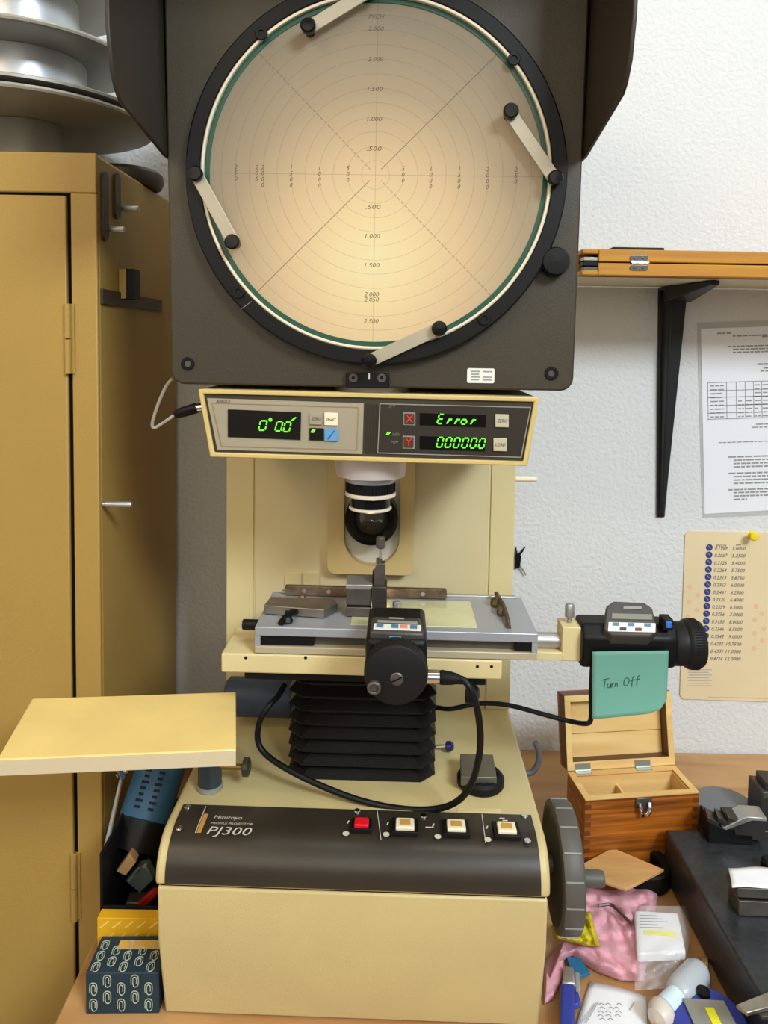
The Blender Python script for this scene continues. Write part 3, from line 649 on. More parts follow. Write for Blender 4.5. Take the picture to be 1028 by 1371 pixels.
# rusty rear bar
a = E(381, 799, SY1-.012); b = E(598, 790, SY1-.012)
mb = MB(); mb.prism(rrect(a.x, b.x, gz+.0007, gz+.0105, .002, 0), (0, .006, 0)); mb.v = [v+V((0, SY1-.014, 0)) for v in mb.v]; rb = mb.build('scale_bar', 'rust', stg, bevel=.0005)
for px in (440, 407, 566): c = E(px, 795, SY1-.014); MB().lathe([(.0024, 0), (.002, .0008), (0, .001)], (c.x, SY1-.0138, gz+.0055), AX, 12).build('screw', 'steel', rb)
# stub, thumb screw
mb = MB(); p = E(325, 836, .07); mb.lathe([(.0045, 0), (.005, .001), (.005, .016)], (p.x, .07, p.z), (1, 0, 0), 20); mb.build('end_stop', 'black', stg)
p = O.Z(531, 826, gz); mb = MB(); mb.lathe([(.0035, 0), (.004, .001), (.0042, .014), (.003, .015), (0, .0152)], (p.x, p.y, gz+.0004), n=20); mb.build('thumb_screw', 'steel', stg)
# stage clips
def clip(pts, m1, nm, thick=.002):
    mb = MB(); q = [O.Z(px, py, gz)+V((0, 0, h_)) for px, py, h_ in pts]; mb.tube(q, thick, 6, 3); return mb.build(nm, m1, stg)
cl = clip([(400, 824, .004), (390, 829, .006), (380, 834, .004), (376, 838, .002)], 'black', 'stage_clip', .003)
p = O.Z(384, 834, gz); MB().lathe([(.0052, 0), (.006, .002), (.004, .006), (.0018, .007), (.0018, .011), (0, .0112)], (p.x, p.y, gz+.0003), n=8).build('stage_clip', 'black', stg, smooth=10)
p = O.Z(404, 804, gz); MB().lathe([(.004, 0), (.0045, .002), (.003, .005), (0, .0055)], (p.x, p.y, gz+.0003), n=8).build('clip_nut', 'rust', stg, smooth=10)
clip([(664, 805, .008), (668, 812, .008), (674, 822, .007), (679, 834, .004), (681, 842, .001)], 'rust', 'stage_clip', .0024)
p = O.Z(664, 812, gz); MB().lathe([(.005, 0), (.006, .003), (.005, .008), (.0025, .009), (0, .0105)], (p.x, p.y, gz+.0003), n=8).build('clip_nut', mat('tarnished_brass', (110, 98, 66), .45, .7, var=.3, vscale=120), stg, smooth=10)
p = O.Z(671, 824, gz); MB().lathe([(.004, 0), (.0048, .003), (.0035, .007), (0, .0075)], (p.x, p.y, gz+.0003), n=8).build('clip_nut', MATS['tarnished_brass'], stg, smooth=10)

# digital micrometer head facing forward
FX = E(530, 905, -.05); mx_, mz_ = FX.x, FX.z
BF = -.030; zt = E(530, 856, BF).z
fm = MB().box((mx_-.0252, BF, mz_-.012), (mx_+.0252, SY0, zt)).build('front_micrometer', 'black', mc, bevel=.005, seg=3)
mb = MB(); mb.cyl((mx_, BF-.003, mz_), (mx_, BF+.001, mz_), .022, n=40); mb.build('sleeve', 'black', fm)
mb = MB(); mb.lathe([(.0238, 0), (.0252, .002), (.0252, .013), (.0240, .016), (.0222, .017), (0, .017)], (mx_, BF-.003, mz_), AX, 64)
for k in range(72):
    t = 2*PI*k/72; d = V((math.cos(t), 0, math.sin(t)))*.0251; mb.cyl(V((mx_, BF-.006, mz_))+d, V((mx_, BF-.015, mz_))+d, .0005, n=4)
thm = mb.build('thimble', mat('thimble_black', (26, 25, 25), .5), fm)
c = E(531, 909, -.050); mb = MB(); mb.lathe([(.0053, 0), (.0053, .001), (.0045, .0016), (0, .0017)], (c.x, -.0499, c.z), AX, 24); mb.m = 1
mb.box((c.x-.0045, -.0519, c.z-.0005), (c.x+.0045, -.0513, c.z+.0005), Matrix.Rotation(-.45, 3, 'Y')); mb.build('slotted_screw', ['steeld', 'gap'], thm)
c = E(501, 919, -.050); mb = MB(); mb.ring(.0030, .0055, (c.x, -.0498, c.z), AX, .005, n=14, ch=.001); mb.lathe([(.0029, 0), (.0029, .003), (0, .0032)], (c.x, -.0498, c.z), AX, 8); mb.build('crank_socket', 'steeld', thm, smooth=10)
# top display block
def topq(px, py, y_): return E(px, py, y_)
A = [E(495, 845, -.027), E(568, 848, -.027), E(563, 827, .007), E(498, 825, .007)]
bot = [V((v.x, v.y, zt-.004)) for v in A]
dsp = MB().hexa(bot, A).build('display_block', mat('charcoal_plastic', (62, 58, 55), .45), fm, bevel=.002)
nrm = (A[1]-A[0]).cross(A[3]-A[0]).normalized(); ux = (A[1]-A[0]); uy = (A[3]-A[0])
def onA(u, v, h=.0004): return A[0]+ux*u+uy*v+nrm*h
def patch(nm, u0, u1, v0, v1, m, par, h=.0006): return MB().prism([onA(u0, v0, 0), onA(u1, v0, 0), onA(u1, v1, 0), onA(u0, v1, 0)], nrm*h).build(nm, m, par, bevel=.0002)
kp = patch('key_strip', .06, .94, .12, .48, 'white', dsp)
for u, m in ((.17, 'blueb'), (.45, 'blueb'), (.62, 'red2'), (.80, 'blueb')):
    mm = mat('salmon_key', (220, 140, 120), .5) if m == 'red2' else mat('slate_blue_key', (80, 120, 150), .5)
    patch('key', u-.06, u+.07, .2, .42, mm, dsp, .0012)
patch('lcd', .12, .88, .58, .72, 'greyl', dsp); patch('logo_bar', .33, .62, .86, .94, 'greyl', dsp)
mb = MB(); c = E(529, 856, BF); mb.box((c.x-.005, BF-.002, c.z-.0015), (c.x+.005, BF+.002, c.z+.0018)); mb.build('blue_key', 'blueb', fm, bevel=.0005)
# connector on the right
a = E(571, 906, .005); b = E(588, 906.5, .005); c = E(613, 909, .005)
mb = MB(); mb.cyl(a, b, .006, n=20); pg = mb.build('connector', 'chrome', fm)
MB().lathe([(.0055, 0), (.0062, .002), (.0055, .010), (.004, .017), (.0028, .018)], b, c-b, 20).build('strain_relief', 'rubber', pg)
# black clip at plate end
a = E(600, 908, .04); b = E(632, 921, .04); 
mb = MB(); mb.box(E(600, 905, .052)+V((0, 0, 0)), E(650, 916, .052)+V((0, .02, 0))); cb_ = mb.build('bracket', 'black', mc, bevel=.001)
p = E(632, 928, .05); mb = MB(); mb.lathe([(.004, 0), (.0085, .001), (.009, .008), (.006, .012), (0, .013)], p+V((-.006, 0, 0)), (1, -.3, 0), 20); mb.cyl(p+V((0, 0, 0)), p+V((0, 0, .014)), .002); mb.build('lock_knob', 'black', mc)

# right micrometer
RY = .085; rc = E(850, 862, RY); rz = E(850, 860, RY).z
rx = lambda px: E(px, 860, RY).x
mb = MB(); 
rm_ = MB(); prof = []
zt2 = E(800, 824, RY-.018).z; zb2 = E(800, 889, RY-.02).z; xa, xb = rx(773), rx(898)
sec = lambda x_, k=1: [V((x_, RY+dy*k, rz+dz*k)) for dy, dz in ((-.021, -.010), (-.014, -.020), (.014, -.020), (.021, -.01), (.021, .012), (.012, .022), (-.012, .022), (-.021, .012))]
secs = [sec(xa, .96), sec(xa+.004, 1), sec(xb-.010, 1), sec(xb, .92)]
vs_ = [p for r_ in secs for p in r_]; fs = [(j*8+i, j*8+(i+1) % 8, (j+1)*8+(i+1) % 8, (j+1)*8+i) for j in range(3) for i in range(8)]+[tuple(range(7, -1, -1)), tuple(24+i for i in range(8))]
rm = MB().add(vs_, fs).build('side_micrometer', 'black', mc, bevel=.002)
mb = MB(); x2 = rx(938); mb.lathe([(.0185, 0), (.0205, .003), (.0205, .012), (.0225, .014), (.0232, .016), (.0232, x2-xb-.004), (.021, x2-xb), (0, x2-xb)], (xb-.001, RY, rz), (1, 0, 0), 48)
for k in range(60):
    t = 2*PI*k/60; d = V((0, math.cos(t), math.sin(t)))*.0231; mb.cyl(V((xb+.016, RY, rz))+d, V((x2-.005, RY, rz))+d, .0006, n=4)
th2 = mb.build('thimble', MATS['thimble_black'], rm)
MB().lathe([(.006, 0), (.006, .003), (.004, .005), (0, .005)], (x2-.001, RY, rz), (1, 0, 0), 16).build('end_screw', 'steeld', th2)
# display
A = [E(813, 846, RY-.026), E(878, 848, RY-.026), E(868, 812, RY-.004), E(815, 810, RY-.004)]
def octa(A, cut):
    o = []
    for i in range(4):
        p, q, r_ = A[i], A[(i-1) % 4], A[(i+1) % 4]; o += [p+(q-p)*cut, p+(r_-p)*cut]
    return o
Aw = [E(808, 850, RY-.026), E(882, 852, RY-.026), E(872, 807, RY-.002), E(812, 804, RY-.002)]
top = octa(Aw, .16); d2_ = MB(); d2_.prism(top, (0, .006, -.012)); d2o = d2_.build('display_block', MATS['charcoal_plastic'], rm, bevel=.0015)
ux = (Aw[1]-Aw[0]); uy = (Aw[3]-Aw[0]); nrm = ux.cross(uy).normalized(); A = Aw
patch('key_strip', .07, .93, .10, .36, 'white', d2o, .0008); patch('lcd', .12, .86, .46, .62, mat('lcd_grey', (120, 122, 108), .3), d2o, .0006); patch('logo_bar', .32, .66, .76, .84, 'greyl', d2o, .0006)
for u, v, m in ((.2, .3, 'slate_blue_key'), (.48, .3, 'slate_blue_key'), (.78, .3, 'slate_blue_key'), (.34, .17, 'c'), (.62, .17, 'r')):
    mm = MATS['slate_blue_key'] if m[0] == 's' else (M['ink'] if m == 'c' else mat('dark_red_key', (120, 50, 45), .5))
    patch('key', u-.06, u+.06, v-.045, v+.045, mm, d2o, .0014)
c = E(892, 834, RY-.018); MB().box((c.x-.004, c.y-.004, c.z-.006), (c.x+.005, c.y+.01, c.z+.005)).build('key_mount', 'black', rm, bevel=.001)
MB().box((c.x-.002, c.y-.0055, c.z-.003), (c.x+.003, c.y-.0035, c.z+.003)).build('blue_key', mat('bright_blue', (50, 110, 200), .4), rm, bevel=.0005)
# bracket
a = E(751, 884, RY-.01); b = E(772, 839, RY-.01)
brk = MB().box((a.x, RY-.012, a.z), (xa+.0005, RY+.012, b.z)).build('micrometer_bracket', 'cream2', mc, bevel=.001)
a2 = E(727, 883, RY-.01); MB().box((sx1-.002, RY-.012, a2.z), (a.x+.001, RY+.012, a2.z+.008)).build('foot_block', 'cream2', brk, bevel=.001)
MB().cyl((sx1-.004, RY, rz), (a.x+.002, RY, rz), .0075, n=24).build('spindle', 'steel', brk)
p = E(762, 836, RY); mb = MB(); mb.lathe([(.002, 0), (.002, .006), (.0045, .008), (.0045, .019), (.0035, .0205), (0, .021)], (p.x, RY, b.z-.002), n=20); mb.build('lock_screw', 'steel', brk)

# hand wheel on the right side
wc = V((x1, 0, 0)); wp_ = O.X(758, 1158, x1+.022); WC = V((x1+.027, wp_.y, wp_.z)); WC.y = .085; WC.z = O.Y(758, 1158, .085).z
R = .0575
mb = MB(); mb.lathe([(R-.007, 0), (R-.001, .001), (R, .004), (R, .017), (R-.002, .020), (R-.01, .0205), (R-.012, .017), (R-.011, .003), (R-.007, 0)], WC+V((-.008, 0, 0)), (1, 0, 0), 72)
wheel = mb.build('hand_wheel', 'grey', mc)
for k in range(16):
    t = 2*PI*k/16; d = V((0, math.cos(t), math.sin(t))); MB().box((-.006, -.0007, -.0006), (.010, .0007, .0006)).build('grip_rib', 'greyl', wheel).matrix_local = Matrix.Translation(WC+d*(R+.0002)+V((0, 0, 0))) @ Matrix.Rotation(t-PI/2, 4, 'X')
MB().lathe([(R-.009, .001), (R-.03, -.003), (.014, -.004), (.012, -.014), (0, -.014)], WC+V((.006, 0, 0)), (1, 0, 0), 48).build('web', 'black', wheel)
MB().cyl((x1-.002, WC.y, WC.z), WC, .009).build('axle', 'steeld', wheel)
hp = O.X(788, 1176, WC.x+.012); hpv = V((WC.x+.008, hp.y, hp.z))
hpv = O.Y(786, 1176, WC.y-.03); he = O.Y(811, 1176, WC.y-.03)
mb = MB(); mb.lathe([(.0072, 0), (.0075, .002), (.0075, he.x-WC.x-.012), (.0065, he.x-WC.x-.008), (0, he.x-WC.x-.008)], (WC.x+.006, WC.y-.03, hpv.z), (1, 0, 0), 24); mb.build('crank_handle', 'grey', wheel)

# side tray
tz = .268
A = [O.Z(0, 1016.5, tz)+(O.Z(0, 1016.5, tz)-O.Z(316, 1003, tz))*.012, O.Z(316, 1003.5, tz), O.Z(316, 926, tz), O.Z(43, 935, tz)]
th = A[1].z-E(316, 1024, A[1].y).z
tray = MB().hexa([v-V((0, 0, th)) for v in A], A).build('side_tray', mat('cream_laminate', (234, 206, 132), .42, var=.07, vscale=16), mc, bevel=.0012)
q4 = A[0]-V((0, 0, th)); q5 = A[1]-V((0, 0, th)); e_ = V((0, -.0012, 0)); MB().hexa([q4+e_, q5+e_, q5, q4], [A[0]+e_-V((0, 0, .001)), A[1]+e_-V((0, 0, .001)), A[1]-V((0, 0, .001)), A[0]-V((0, 0, .001))]).build('edge_band', mat('pale_edge_band', (206, 190, 158), .5), tray)['label'] = 'paler edge band'
pp = O.Z(281, 1055, .176); 
mb = MB(); mb.lathe([(.0125, 0), (.0125, .004), (.011, .0045)], (pp.x, pp.y, .1765), n=28); mb.build('post_foot', 'greyl', tray)
mb = MB(); mb.cyl((pp.x, pp.y, .181), (pp.x, pp.y, tz-th+.001), .0115, n=28); mb.build('post', mat('slate_post', (46, 54, 60), .35), tray)
a = E(296, 1026, pp.y); b = E(326, 1026, pp.y)
MB().cyl((pp.x, pp.y, a.z), (b.x, pp.y, a.z), .003).build('clamp_screw', mat('brass', (150, 124, 66), .35, .9), tray)
mb = MB(); mb.lathe([(.006, 0), (.009, .001), (.009, .006), (.006, .0075), (0, .0075)], (b.x-.001, pp.y, a.z), (1, 0, 0), 12); mb.build('clamp_knob', 'brown', tray, smooth=10)

# blue grey lamp tube behind the stage
a = E(303, 932, .20); b = E(392, 934, .20); mb = MB(); r_ = .0215
mb.lathe([(r_*.8, 0), (r_, .004), (r_, (b-a).length-.002), (r_*.96, (b-a).length)], a, b-a, 32); mb.build('lamp_housing', mat('slate_blue_housing', (58, 70, 92), .5, var=.15, vscale=60), mc)
# small blue knob beside bellows
a = E(583, 1000, .16); b = E(596, 999, .16); mb = MB(); mb.cyl(a, b, .0015, n=8); mb.m = 1; mb.lathe([(.002, 0), (.005, .001), (.0055, .006), (.003, .009), (0, .0095)], b, (1, 0, 0), 16); mb.build('focus_knob', ['steel', mat('navy_knob', (24, 30, 84), .3)], mc)

# ------------------------------------------------------------------ things on the stage
sw = lambda p, z_: O.loc+Matrix.Rotation(O.yaw, 3, 'Z')@V((p.x, p.y, z_))
def on_stage(px, py, z_=None):
    p = O.Z(px, py, gz+.0008); return Frame(O.loc+Matrix.Rotation(O.yaw, 3, 'Z')@V((p.x, p.y, gz+.0008)), O.yaw)
# steel parallel bar
fr = on_stage(405, 827); q = lambda px, py, h=0: fr.Z(px, py, h)
h = .0085; P = [q(*p) for p in ((353, 822), (433, 828), (452, 819), (446, 812), (362, 810))]
mb = MB(); mb.prism(P, (0, 0, h)); single(fr, mb, 'parallel_bar', mat('blued_steel_bar', (140, 132, 122), .35, .8, var=.2, vscale=50), 'flat ground steel bar with a pointed end lying on the left of the stage', 'bar', bevel=.0008)
# toolmaker's vise
fr = on_stage(480, 826); vz = thing('toolmakers_vise', fr, 'small ground steel block clamp with an upright screw post on the stage', 'vise')
f = lambda px, py, y=0: fr.Y(px, py, y)
a = f(463, 828); b = f(497, 783)
hz_ = b.z; gz2 = f(480, 812).z
MB().box((a.x, 0, 0), (b.x, .028, gz2-.001)).build('block', 'steeld', vz, bevel=.0008); MB().box((a.x+.001, .001, gz2-.001), (b.x, .028, gz2+.001)).build('groove', 'gap', vz)
MB().box((a.x, 0, gz2+.001), (b.x, .028, hz_-.004)).build('upper_block', 'steeld', vz, bevel=.0008)
MB().box((a.x-.0005, -.001, hz_-.004), (b.x+.001, .028, hz_)).build('cap', 'steel', vz, bevel=.0006)
a = f(497.5, 818); b = f(518, 785)
MB().box((a.x, -.003, 0), (b.x, .022, b.z)).build('jaw', mat('grey_black_jaw', (66, 62, 60), .4, .5), vz, bevel=.0008)
a = f(500, 785, .008); b = f(516, 753, .008); mb = MB()
mb.prism([(a.x, .004, a.z-.004), (b.x, .004, a.z-.004), (b.x, .004, b.z), (a.x+.004, .004, b.z), (a.x, .004, b.z-.009)], (0, .010, 0)); mb.m = 1; mb.box((a.x-.0012, .0035, a.z-.003), (a.x+.0005, .0145, b.z-.009)); mb.build('post', ['steeld', 'black'], vz, bevel=.0006)
a = f(509, 754, .009); b = f(509.5, 733, .009)
MB().cyl((a.x, .009, a.z-.001), (b.x, .009, b.z), .0014, n=12).build('screw_rod', 'steel', vz)
mb = MB(); mb.cyl((b.x-.0012, .009, a.z), (b.x-.0012, .009, a.z+.0045), .003, n=12); 
zt_ = f(509, 718, .009).z; mb.lathe([(.0035, 0), (.0045, .001), (.0045, zt_-b.z-.001), (.0035, zt_-b.z)], (b.x, .009, b.z-.0005), n=20); mb.build('thumb_knob', 'steeld', vz)
# magnet base with steel block on the machine base
p = O.Z(643, 1050, .1762); fr = Frame(O.loc+Matrix.Rotation(O.yaw, 3, 'Z')@p, O.yaw)
c = fr.Y(643, 1040, 0)
mb = MB(); mb.lathe([(.022, 0), (.0235, .002), (.0235, .008), (.021, .011), (.017, .0112), (.016, .007), (0, .007)], (.0, 0, 0), n=40)
single(fr, mb, 'rubber_puck', 'rubber', 'round black rubber dish on the cream base beside the bellows', 'dish')
fr2 = Frame(fr.loc+V((0, 0, .0073)), O.yaw-.03)
P = [fr2.Z(*p, .010) for p in ((617, 1039.5), (665, 1041), (660, 1010), (616, 1009))]
mb = MB(); mb.hexa([v-V((0, 0, .0095)) for v in P], P); single(fr2, mb, 'steel_block', mat('ground_steel_block', (120, 116, 108), .38, .75, var=.08, vscale=40), 'flat rectangular steel block resting on the round black dish', 'block', bevel=.0006)

# ------------------------------------------------------------------ cables and note
cable_m = mat('black_cable', (20, 20, 21), .4)
def cable(name, pts, r, m, label, cat='cable'):
    fr = Frame(O.loc, O.yaw); mb = MB(); mb.tube([E(px, py, y_) for px, py, y_ in pts], r, 10, 8); return single(fr, mb, name, m, label, cat, smooth=60)
cable('data_cable', [(612, 908.5, .005), (621, 911, .003), (631, 925, .0), (639, 950, .0), (643, 985, .005), (640, 1020, .012), (628, 1055, .03), (607, 1076, .045), (575, 1084, .058), (530, 1082, .062), (480, 1071, .064), (425, 1050, .07), (380, 1027, .08), (354, 1008, .088), (345, 990, .092), (348, 965, .095), (360, 945, .10), (372, 932, .11), (381, 916, .12)], .0030, cable_m, 'black cable looping from the front micrometer over the cream base')
cable('data_cable', [(583, 947, .14), (604, 949, .13), (640, 942, .12), (680, 944, .11), (730, 957, .095), (765, 966, .085), (785, 968.5, .07), (791, 962, .062), (791.5, 935, .062), (792.5, 900, .066), (795, 882, .07)], .0024, cable_m, 'black cable from behind the bellows to the side micrometer, passing the teal note')
grey_w = mat('grey_wire', (150, 146, 132), .4)
cable('thin_wire', [(231, 507, .075), (222, 518, .08), (211, 543, .085), (204, 566, .088), (206, 573, .089), (214, 569, .09), (226, 561, .09), (234, 555, .091)], .0016, grey_w, 'thin grey wire bent down from the head to the readout plug', 'wire')
# teal sticky note
fr = Frame(O.loc, O.yaw); tl = E(793, 873, .0605); 
def note(u, v):
    # hangs from the body, curls toward the viewer at its foot
    y_ = .061-.001-.010*v**2.2-.004*max(0, u-.75)*v
    px = 793+102*u-(3+9*max(0, v-.82)/.18*.9)*max(0, u)**3*v; py = 872.5-u*1.5+v*(90.5-8*u-(0 if u < .8 else (u-.8)*20*v))
    return E(px, py, y_)
mb = MB(); mb.grid(note, 16, 16); nt_ = single(fr, mb, 'sticky_note', 'teal', 'teal sticky note reading Turn Off hanging from the side micrometer', 'note', smooth=60, solid=.0003)
STK = [[(0, .95), (.9, 1.05)], [(.45, 1), (.3, 0)], [(.75, .45), (.7, .05), (.95, .05), (1.1, .45), (1.08, 0)], [(1.25, .45), (1.22, 0)], [(1.25, .3), (1.45, .45)], [(1.65, .42), (1.6, 0)], [(1.62, .3), (1.85, .42), (1.88, 0)],
       [(3.1, .95), (2.75, .75), (2.65, .25), (2.85, 0), (3.15, .15), (3.3, .6), (3.1, .95)], [(3.95, 1.0), (3.75, .9), (3.65, .4), (3.6, -.2)], [(3.45, .5), (3.95, .6)], [(4.6, 1.05), (4.35, .9), (4.25, .4), (4.2, -.1)], [(4.05, .55), (4.6, .62)]]
mb = MB()
for st in STK:
    pts = []
    for (x_, y_) in st:
        u = (12+x_*11.3)/102; v = (50-y_*12+x_*-.7)/91; p = note(u, v); pts.append(p+V((0, -.0005, 0)))
    mb.tube(pts, .00035, 4, 3)
mb.build('handwriting', mat('pencil_ink', (40, 82, 76), .8), nt_)

# ------------------------------------------------------------------ right wall: shelf, case, bracket, papers
shz = WF.Y(900, 385, WY).z; sy0 = .945; ctop = WF.Y(900, 371, sy0-.012).z
fr = Frame((.60, WY, shz)); sh = thing('wall_shelf', fr, 'pale wooden wall shelf carried by the black bracket', 'shelf')
MB().box((WF.Y(778, 380, WY).x-.60-.05, sy0-WY, 0), (.7, -.001, ctop-shz)).build('board', mat('shelf_board', (206, 196, 172), .6, var=.05), sh, bevel=.001)
# folding case
y0 = sy0-.014; g = lambda px, py: WF.Y(px, py, y0)
fr = Frame((g(779, 350).x, y0, ctop+.0005)); cs_ = thing('wooden_case', fr, 'long flat yellow wooden case with two hinges lying on the wall shelf', 'case')
zt_ = fr.Y(900, 335, 0).z; zm = fr.Y(900, 352.5, 0).z
xs = fr.Y(801, 352, 0).x; L = 1.0
for (nm, za, zb_) in (('case_bottom', 0, zm-.0008), ('case_lid', zm+.0008, zt_)):
    mb = MB(); mb.box((xs, 0, za), (L, .12, zb_)); mb.box((0, .02, za), (xs+.001, .12, zb_))
    k = .006
    if nm == 'case_lid': mb.box((0, 0, zb_-k), (xs, .03, zb_))
    else: mb.box((0, 0, za), (xs, .03, za+k))
    mb.build(nm, 'casew', cs_, bevel=.0012)
MB().box((xs-.001, .004, .002), (L, .118, zt_-.002)).build('seam', 'gap', cs_)
for (ya, yb, m) in ((344, 349, 'steel'), (350, 356, 'black'), (357, 363, 'steeld'), (364, 368, 'black')):
    a = fr.Y(781, ya, .002); b = fr.Y(800, yb, .002); MB().box((a.x, .002, b.z), (b.x, .02, a.z)).build('latch_plate', m, cs_, bevel=.0006)
for py in (345, 358):
    a = fr.Y(843, py+4, -.001); b = fr.Y(868, py-3, -.001); mb = MB(); mb.prism(rrect(a.x, b.x, a.z, b.z, .003, -.0012), (0, .002, 0)); h_ = mb.build('hinge', 'chrome', cs_, bevel=.0004)
    for t in (.25, .7): mb = MB(); mb.lathe([(.0018, 0), (.0012, .0008), (0, .001)], (a.x+(b.x-a.x)*t, -.0012, (a.z+b.z)/2), AX, 12); mb.build('screw', 'steeld', h_)
mb = MB(); mb.cyl((fr.Y(845, 352, 0).x, -.0012, zm), (fr.Y(868, 352, 0).x, -.0012, zm), .0014, n=10); mb.build('hinge_barrel', 'chrome', cs_)
a = fr.Y(820, 332, .03); b = fr.Y(890, 326, .03); fr2 = Frame(fr.loc+V((a.x, .03, zt_+.0003)))
single(fr2, MB().box((0, 0, 0), (b.x-a.x, .03, .0065)), 'black_case', 'black', 'flat black case lying on top of the yellow wooden case', 'case', bevel=.0015)
# bracket
wy = WY-.0005; w = lambda px, py: WF.Y(px, py, wy)
bc = w(899, 388); fr = Frame((bc.x, wy, 0)); br = thing('shelf_bracket', fr, 'black pressed steel shelf bracket screwed to the white wall', 'bracket')
tpz = shz-.0005; lo_ = fr.Y(884, 692, -.002)
xl0 = fr.Y(879.5, 400, 0).x; xr0 = fr.Y(921, 400, 0).x
za = fr.Y(0, 0, 0)
b0 = fr.Y(878, 692, 0); b1 = fr.Y(889, 692, 0)
mb = MB(); mb.hexa([(b0.x, -.004, b0.z), (b1.x, -.004, b0.z), (b1.x, 0, b0.z), (b0.x, 0, b0.z)], [(xl0, -.006, tpz), (xr0-.006, -.006, tpz), (xr0-.006, 0, tpz), (xl0, 0, tpz)]); mb.build('wall_leg', mat('bracket_black', (40, 40, 42), .4), br, bevel=.002)
xm0 = (xl0+xr0)/2-.002; xmb = (b0.x+b1.x)/2
mb = MB(); mb.hexa([(xmb-.002, -.010, b0.z+.004), (xmb+.003, -.010, b0.z+.004), (xmb+.004, -.003, b0.z+.004), (xmb-.003, -.003, b0.z+.004)], [(xm0-.012, -.030, tpz-.004), (xm0+.012, -.030, tpz-.004), (xm0+.015, -.003, tpz-.004), (xm0-.015, -.003, tpz-.004)]); mb.build('rib', MATS['bracket_black'], br, bevel=.002)
# shelf arm
yf = sy0+.01-wy
mb = MB(); mb.hexa([(xl0, -.028, tpz-.005), (xr0-.006, -.028, tpz-.005), (xr0-.006, -.001, tpz-.005), (xl0, -.001, tpz-.005)], [(xl0, -.028, tpz-.0002), (xr0-.006, -.028, tpz-.0002), (xr0-.006, -.001, tpz-.0002), (xl0, -.001, tpz-.0002)])
mb.hexa([(xm0-.005, yf, tpz-.006), (xm0+.006, yf, tpz-.006), (xr0-.006, -.026, tpz-.022), (xl0, -.026, tpz-.022)], [(xm0-.005, yf, tpz-.0002), (xm0+.006, yf, tpz-.0002), (xr0-.006, -.026, tpz-.0002), (xl0, -.026, tpz-.0002)]); mb.build('shelf_arm', MATS['bracket_black'], br, bevel=.0015)
c = fr.Y(884, 686, -.004); MB().lathe([(.003, 0), (.002, .001), (0, .0012)], (c.x, -.0038, c.z), AX, 12).build('screw', 'steeld', br)
# laminated sheet
wy2 = WY-.0003
def wallpoly(pts, y_): return [WF.Y(px, py, y_) for px, py in pts]
xr = 1100
o_ = WF.Y(935, 440, WY); fr = Frame((o_.x, WY-.0004, o_.z), 0); g = lambda px, py, y_=0: fr.Y(px, py, y_)
ps = thing('laminated_sheet', fr, 'laminated white printed sheet with a table pinned below the shelf', 'sheet')
MB().prism([g(*p) for p in ((933, 432), (1120, 426), (1128, 686), (940, 693))], (0, -.0004, 0)).build('lamination', mat('laminate_film', (214, 214, 208), .15, alpha=.55), ps)
MB().prism([g(px, py, -.0006) for px, py in ((938, 440), (1115, 434), (1122, 678), (943, 688))], (0, -.0003, 0)).build('paper', 'paper', ps)
mb = MB(); yq = -.0012
def words(x0_, x1_, y_, h_=2.2, m=None):
    x_ = x0_
    while x_ < x1_-2:
        w_ = min(random.uniform(3, 11), x1_-x_); s0 = -.03*(x_-940); s1 = -.03*(x_+w_-940)
        mb.prism([g(x_, y_+s0, yq), g(x_+w_, y_+s1, yq), g(x_+w_, y_+s1-h_, yq), g(x_, y_+s0-h_, yq)], (0, .0002, 0)); x_ += w_+1.4
for (a_, b_, c_, h_) in ((960, 979, 448, 2), (981, 1090, 452, 2), (1020, 1060, 454, 2), (974, 1090, 466, 1.8), (981, 1090, 470, 1.8), (981, 1090, 474, 1.8), (1014, 1075, 491, 2.3), (1022, 1065, 496, 2.3), (1018, 1070, 500, 2.3), (1006, 1080, 575, 1.6), (1012, 1070, 571, 1.6), (962, 1090, 594, 1.3), (975, 1090, 614, 2), (982, 1090, 618.5, 2), (982, 1090, 623, 2), (982, 1090, 627.5, 2), (975, 1090, 636, 2), (982, 1090, 640.5, 2), (982, 1090, 645, 2), (982, 1090, 649.5, 2), (975, 1090, 658, 2), (982, 1090, 662, 2), (982, 1090, 666.5, 2), (982, 1000, 671, 2)):
    words(a_, b_, c_, h_)
tag(mb.build('print', 'inkl', ps), kind='stuff')
mb = MB()
def ln(p, q, t=.9):
    if abs(p[0]-q[0]) > abs(p[1]-q[1]): P = [p, q, (q[0], q[1]+t), (p[0], p[1]+t)]
    else: P = [p, q, (q[0]+t, q[1]), (p[0]+t, p[1])]
    mb.prism([g(*r_, yq) for r_ in P], (0, .0002, 0))
for y_ in (512, 523, 532, 543, 553, 561): ln((947, y_), (1100, y_-4.6))
for x_ in (947, 972, 985, 997, 1008, 1019, 1030, 1041, 1060, 1080, 1100): ln((x_, 512-(x_-947)*.03), (x_+.8, 562-(x_-947)*.03), .8)
for r_ in range(9):
    y_ = 518+r_*5.2; words(951, 969, y_, 1.7)
    for x_ in (988, 999, 1010, 1021):
        if r_ > 3 or x_ > 1005: words(x_, x_+8, y_+.3, 1.6)
mb.build('table', 'inkl', ps)
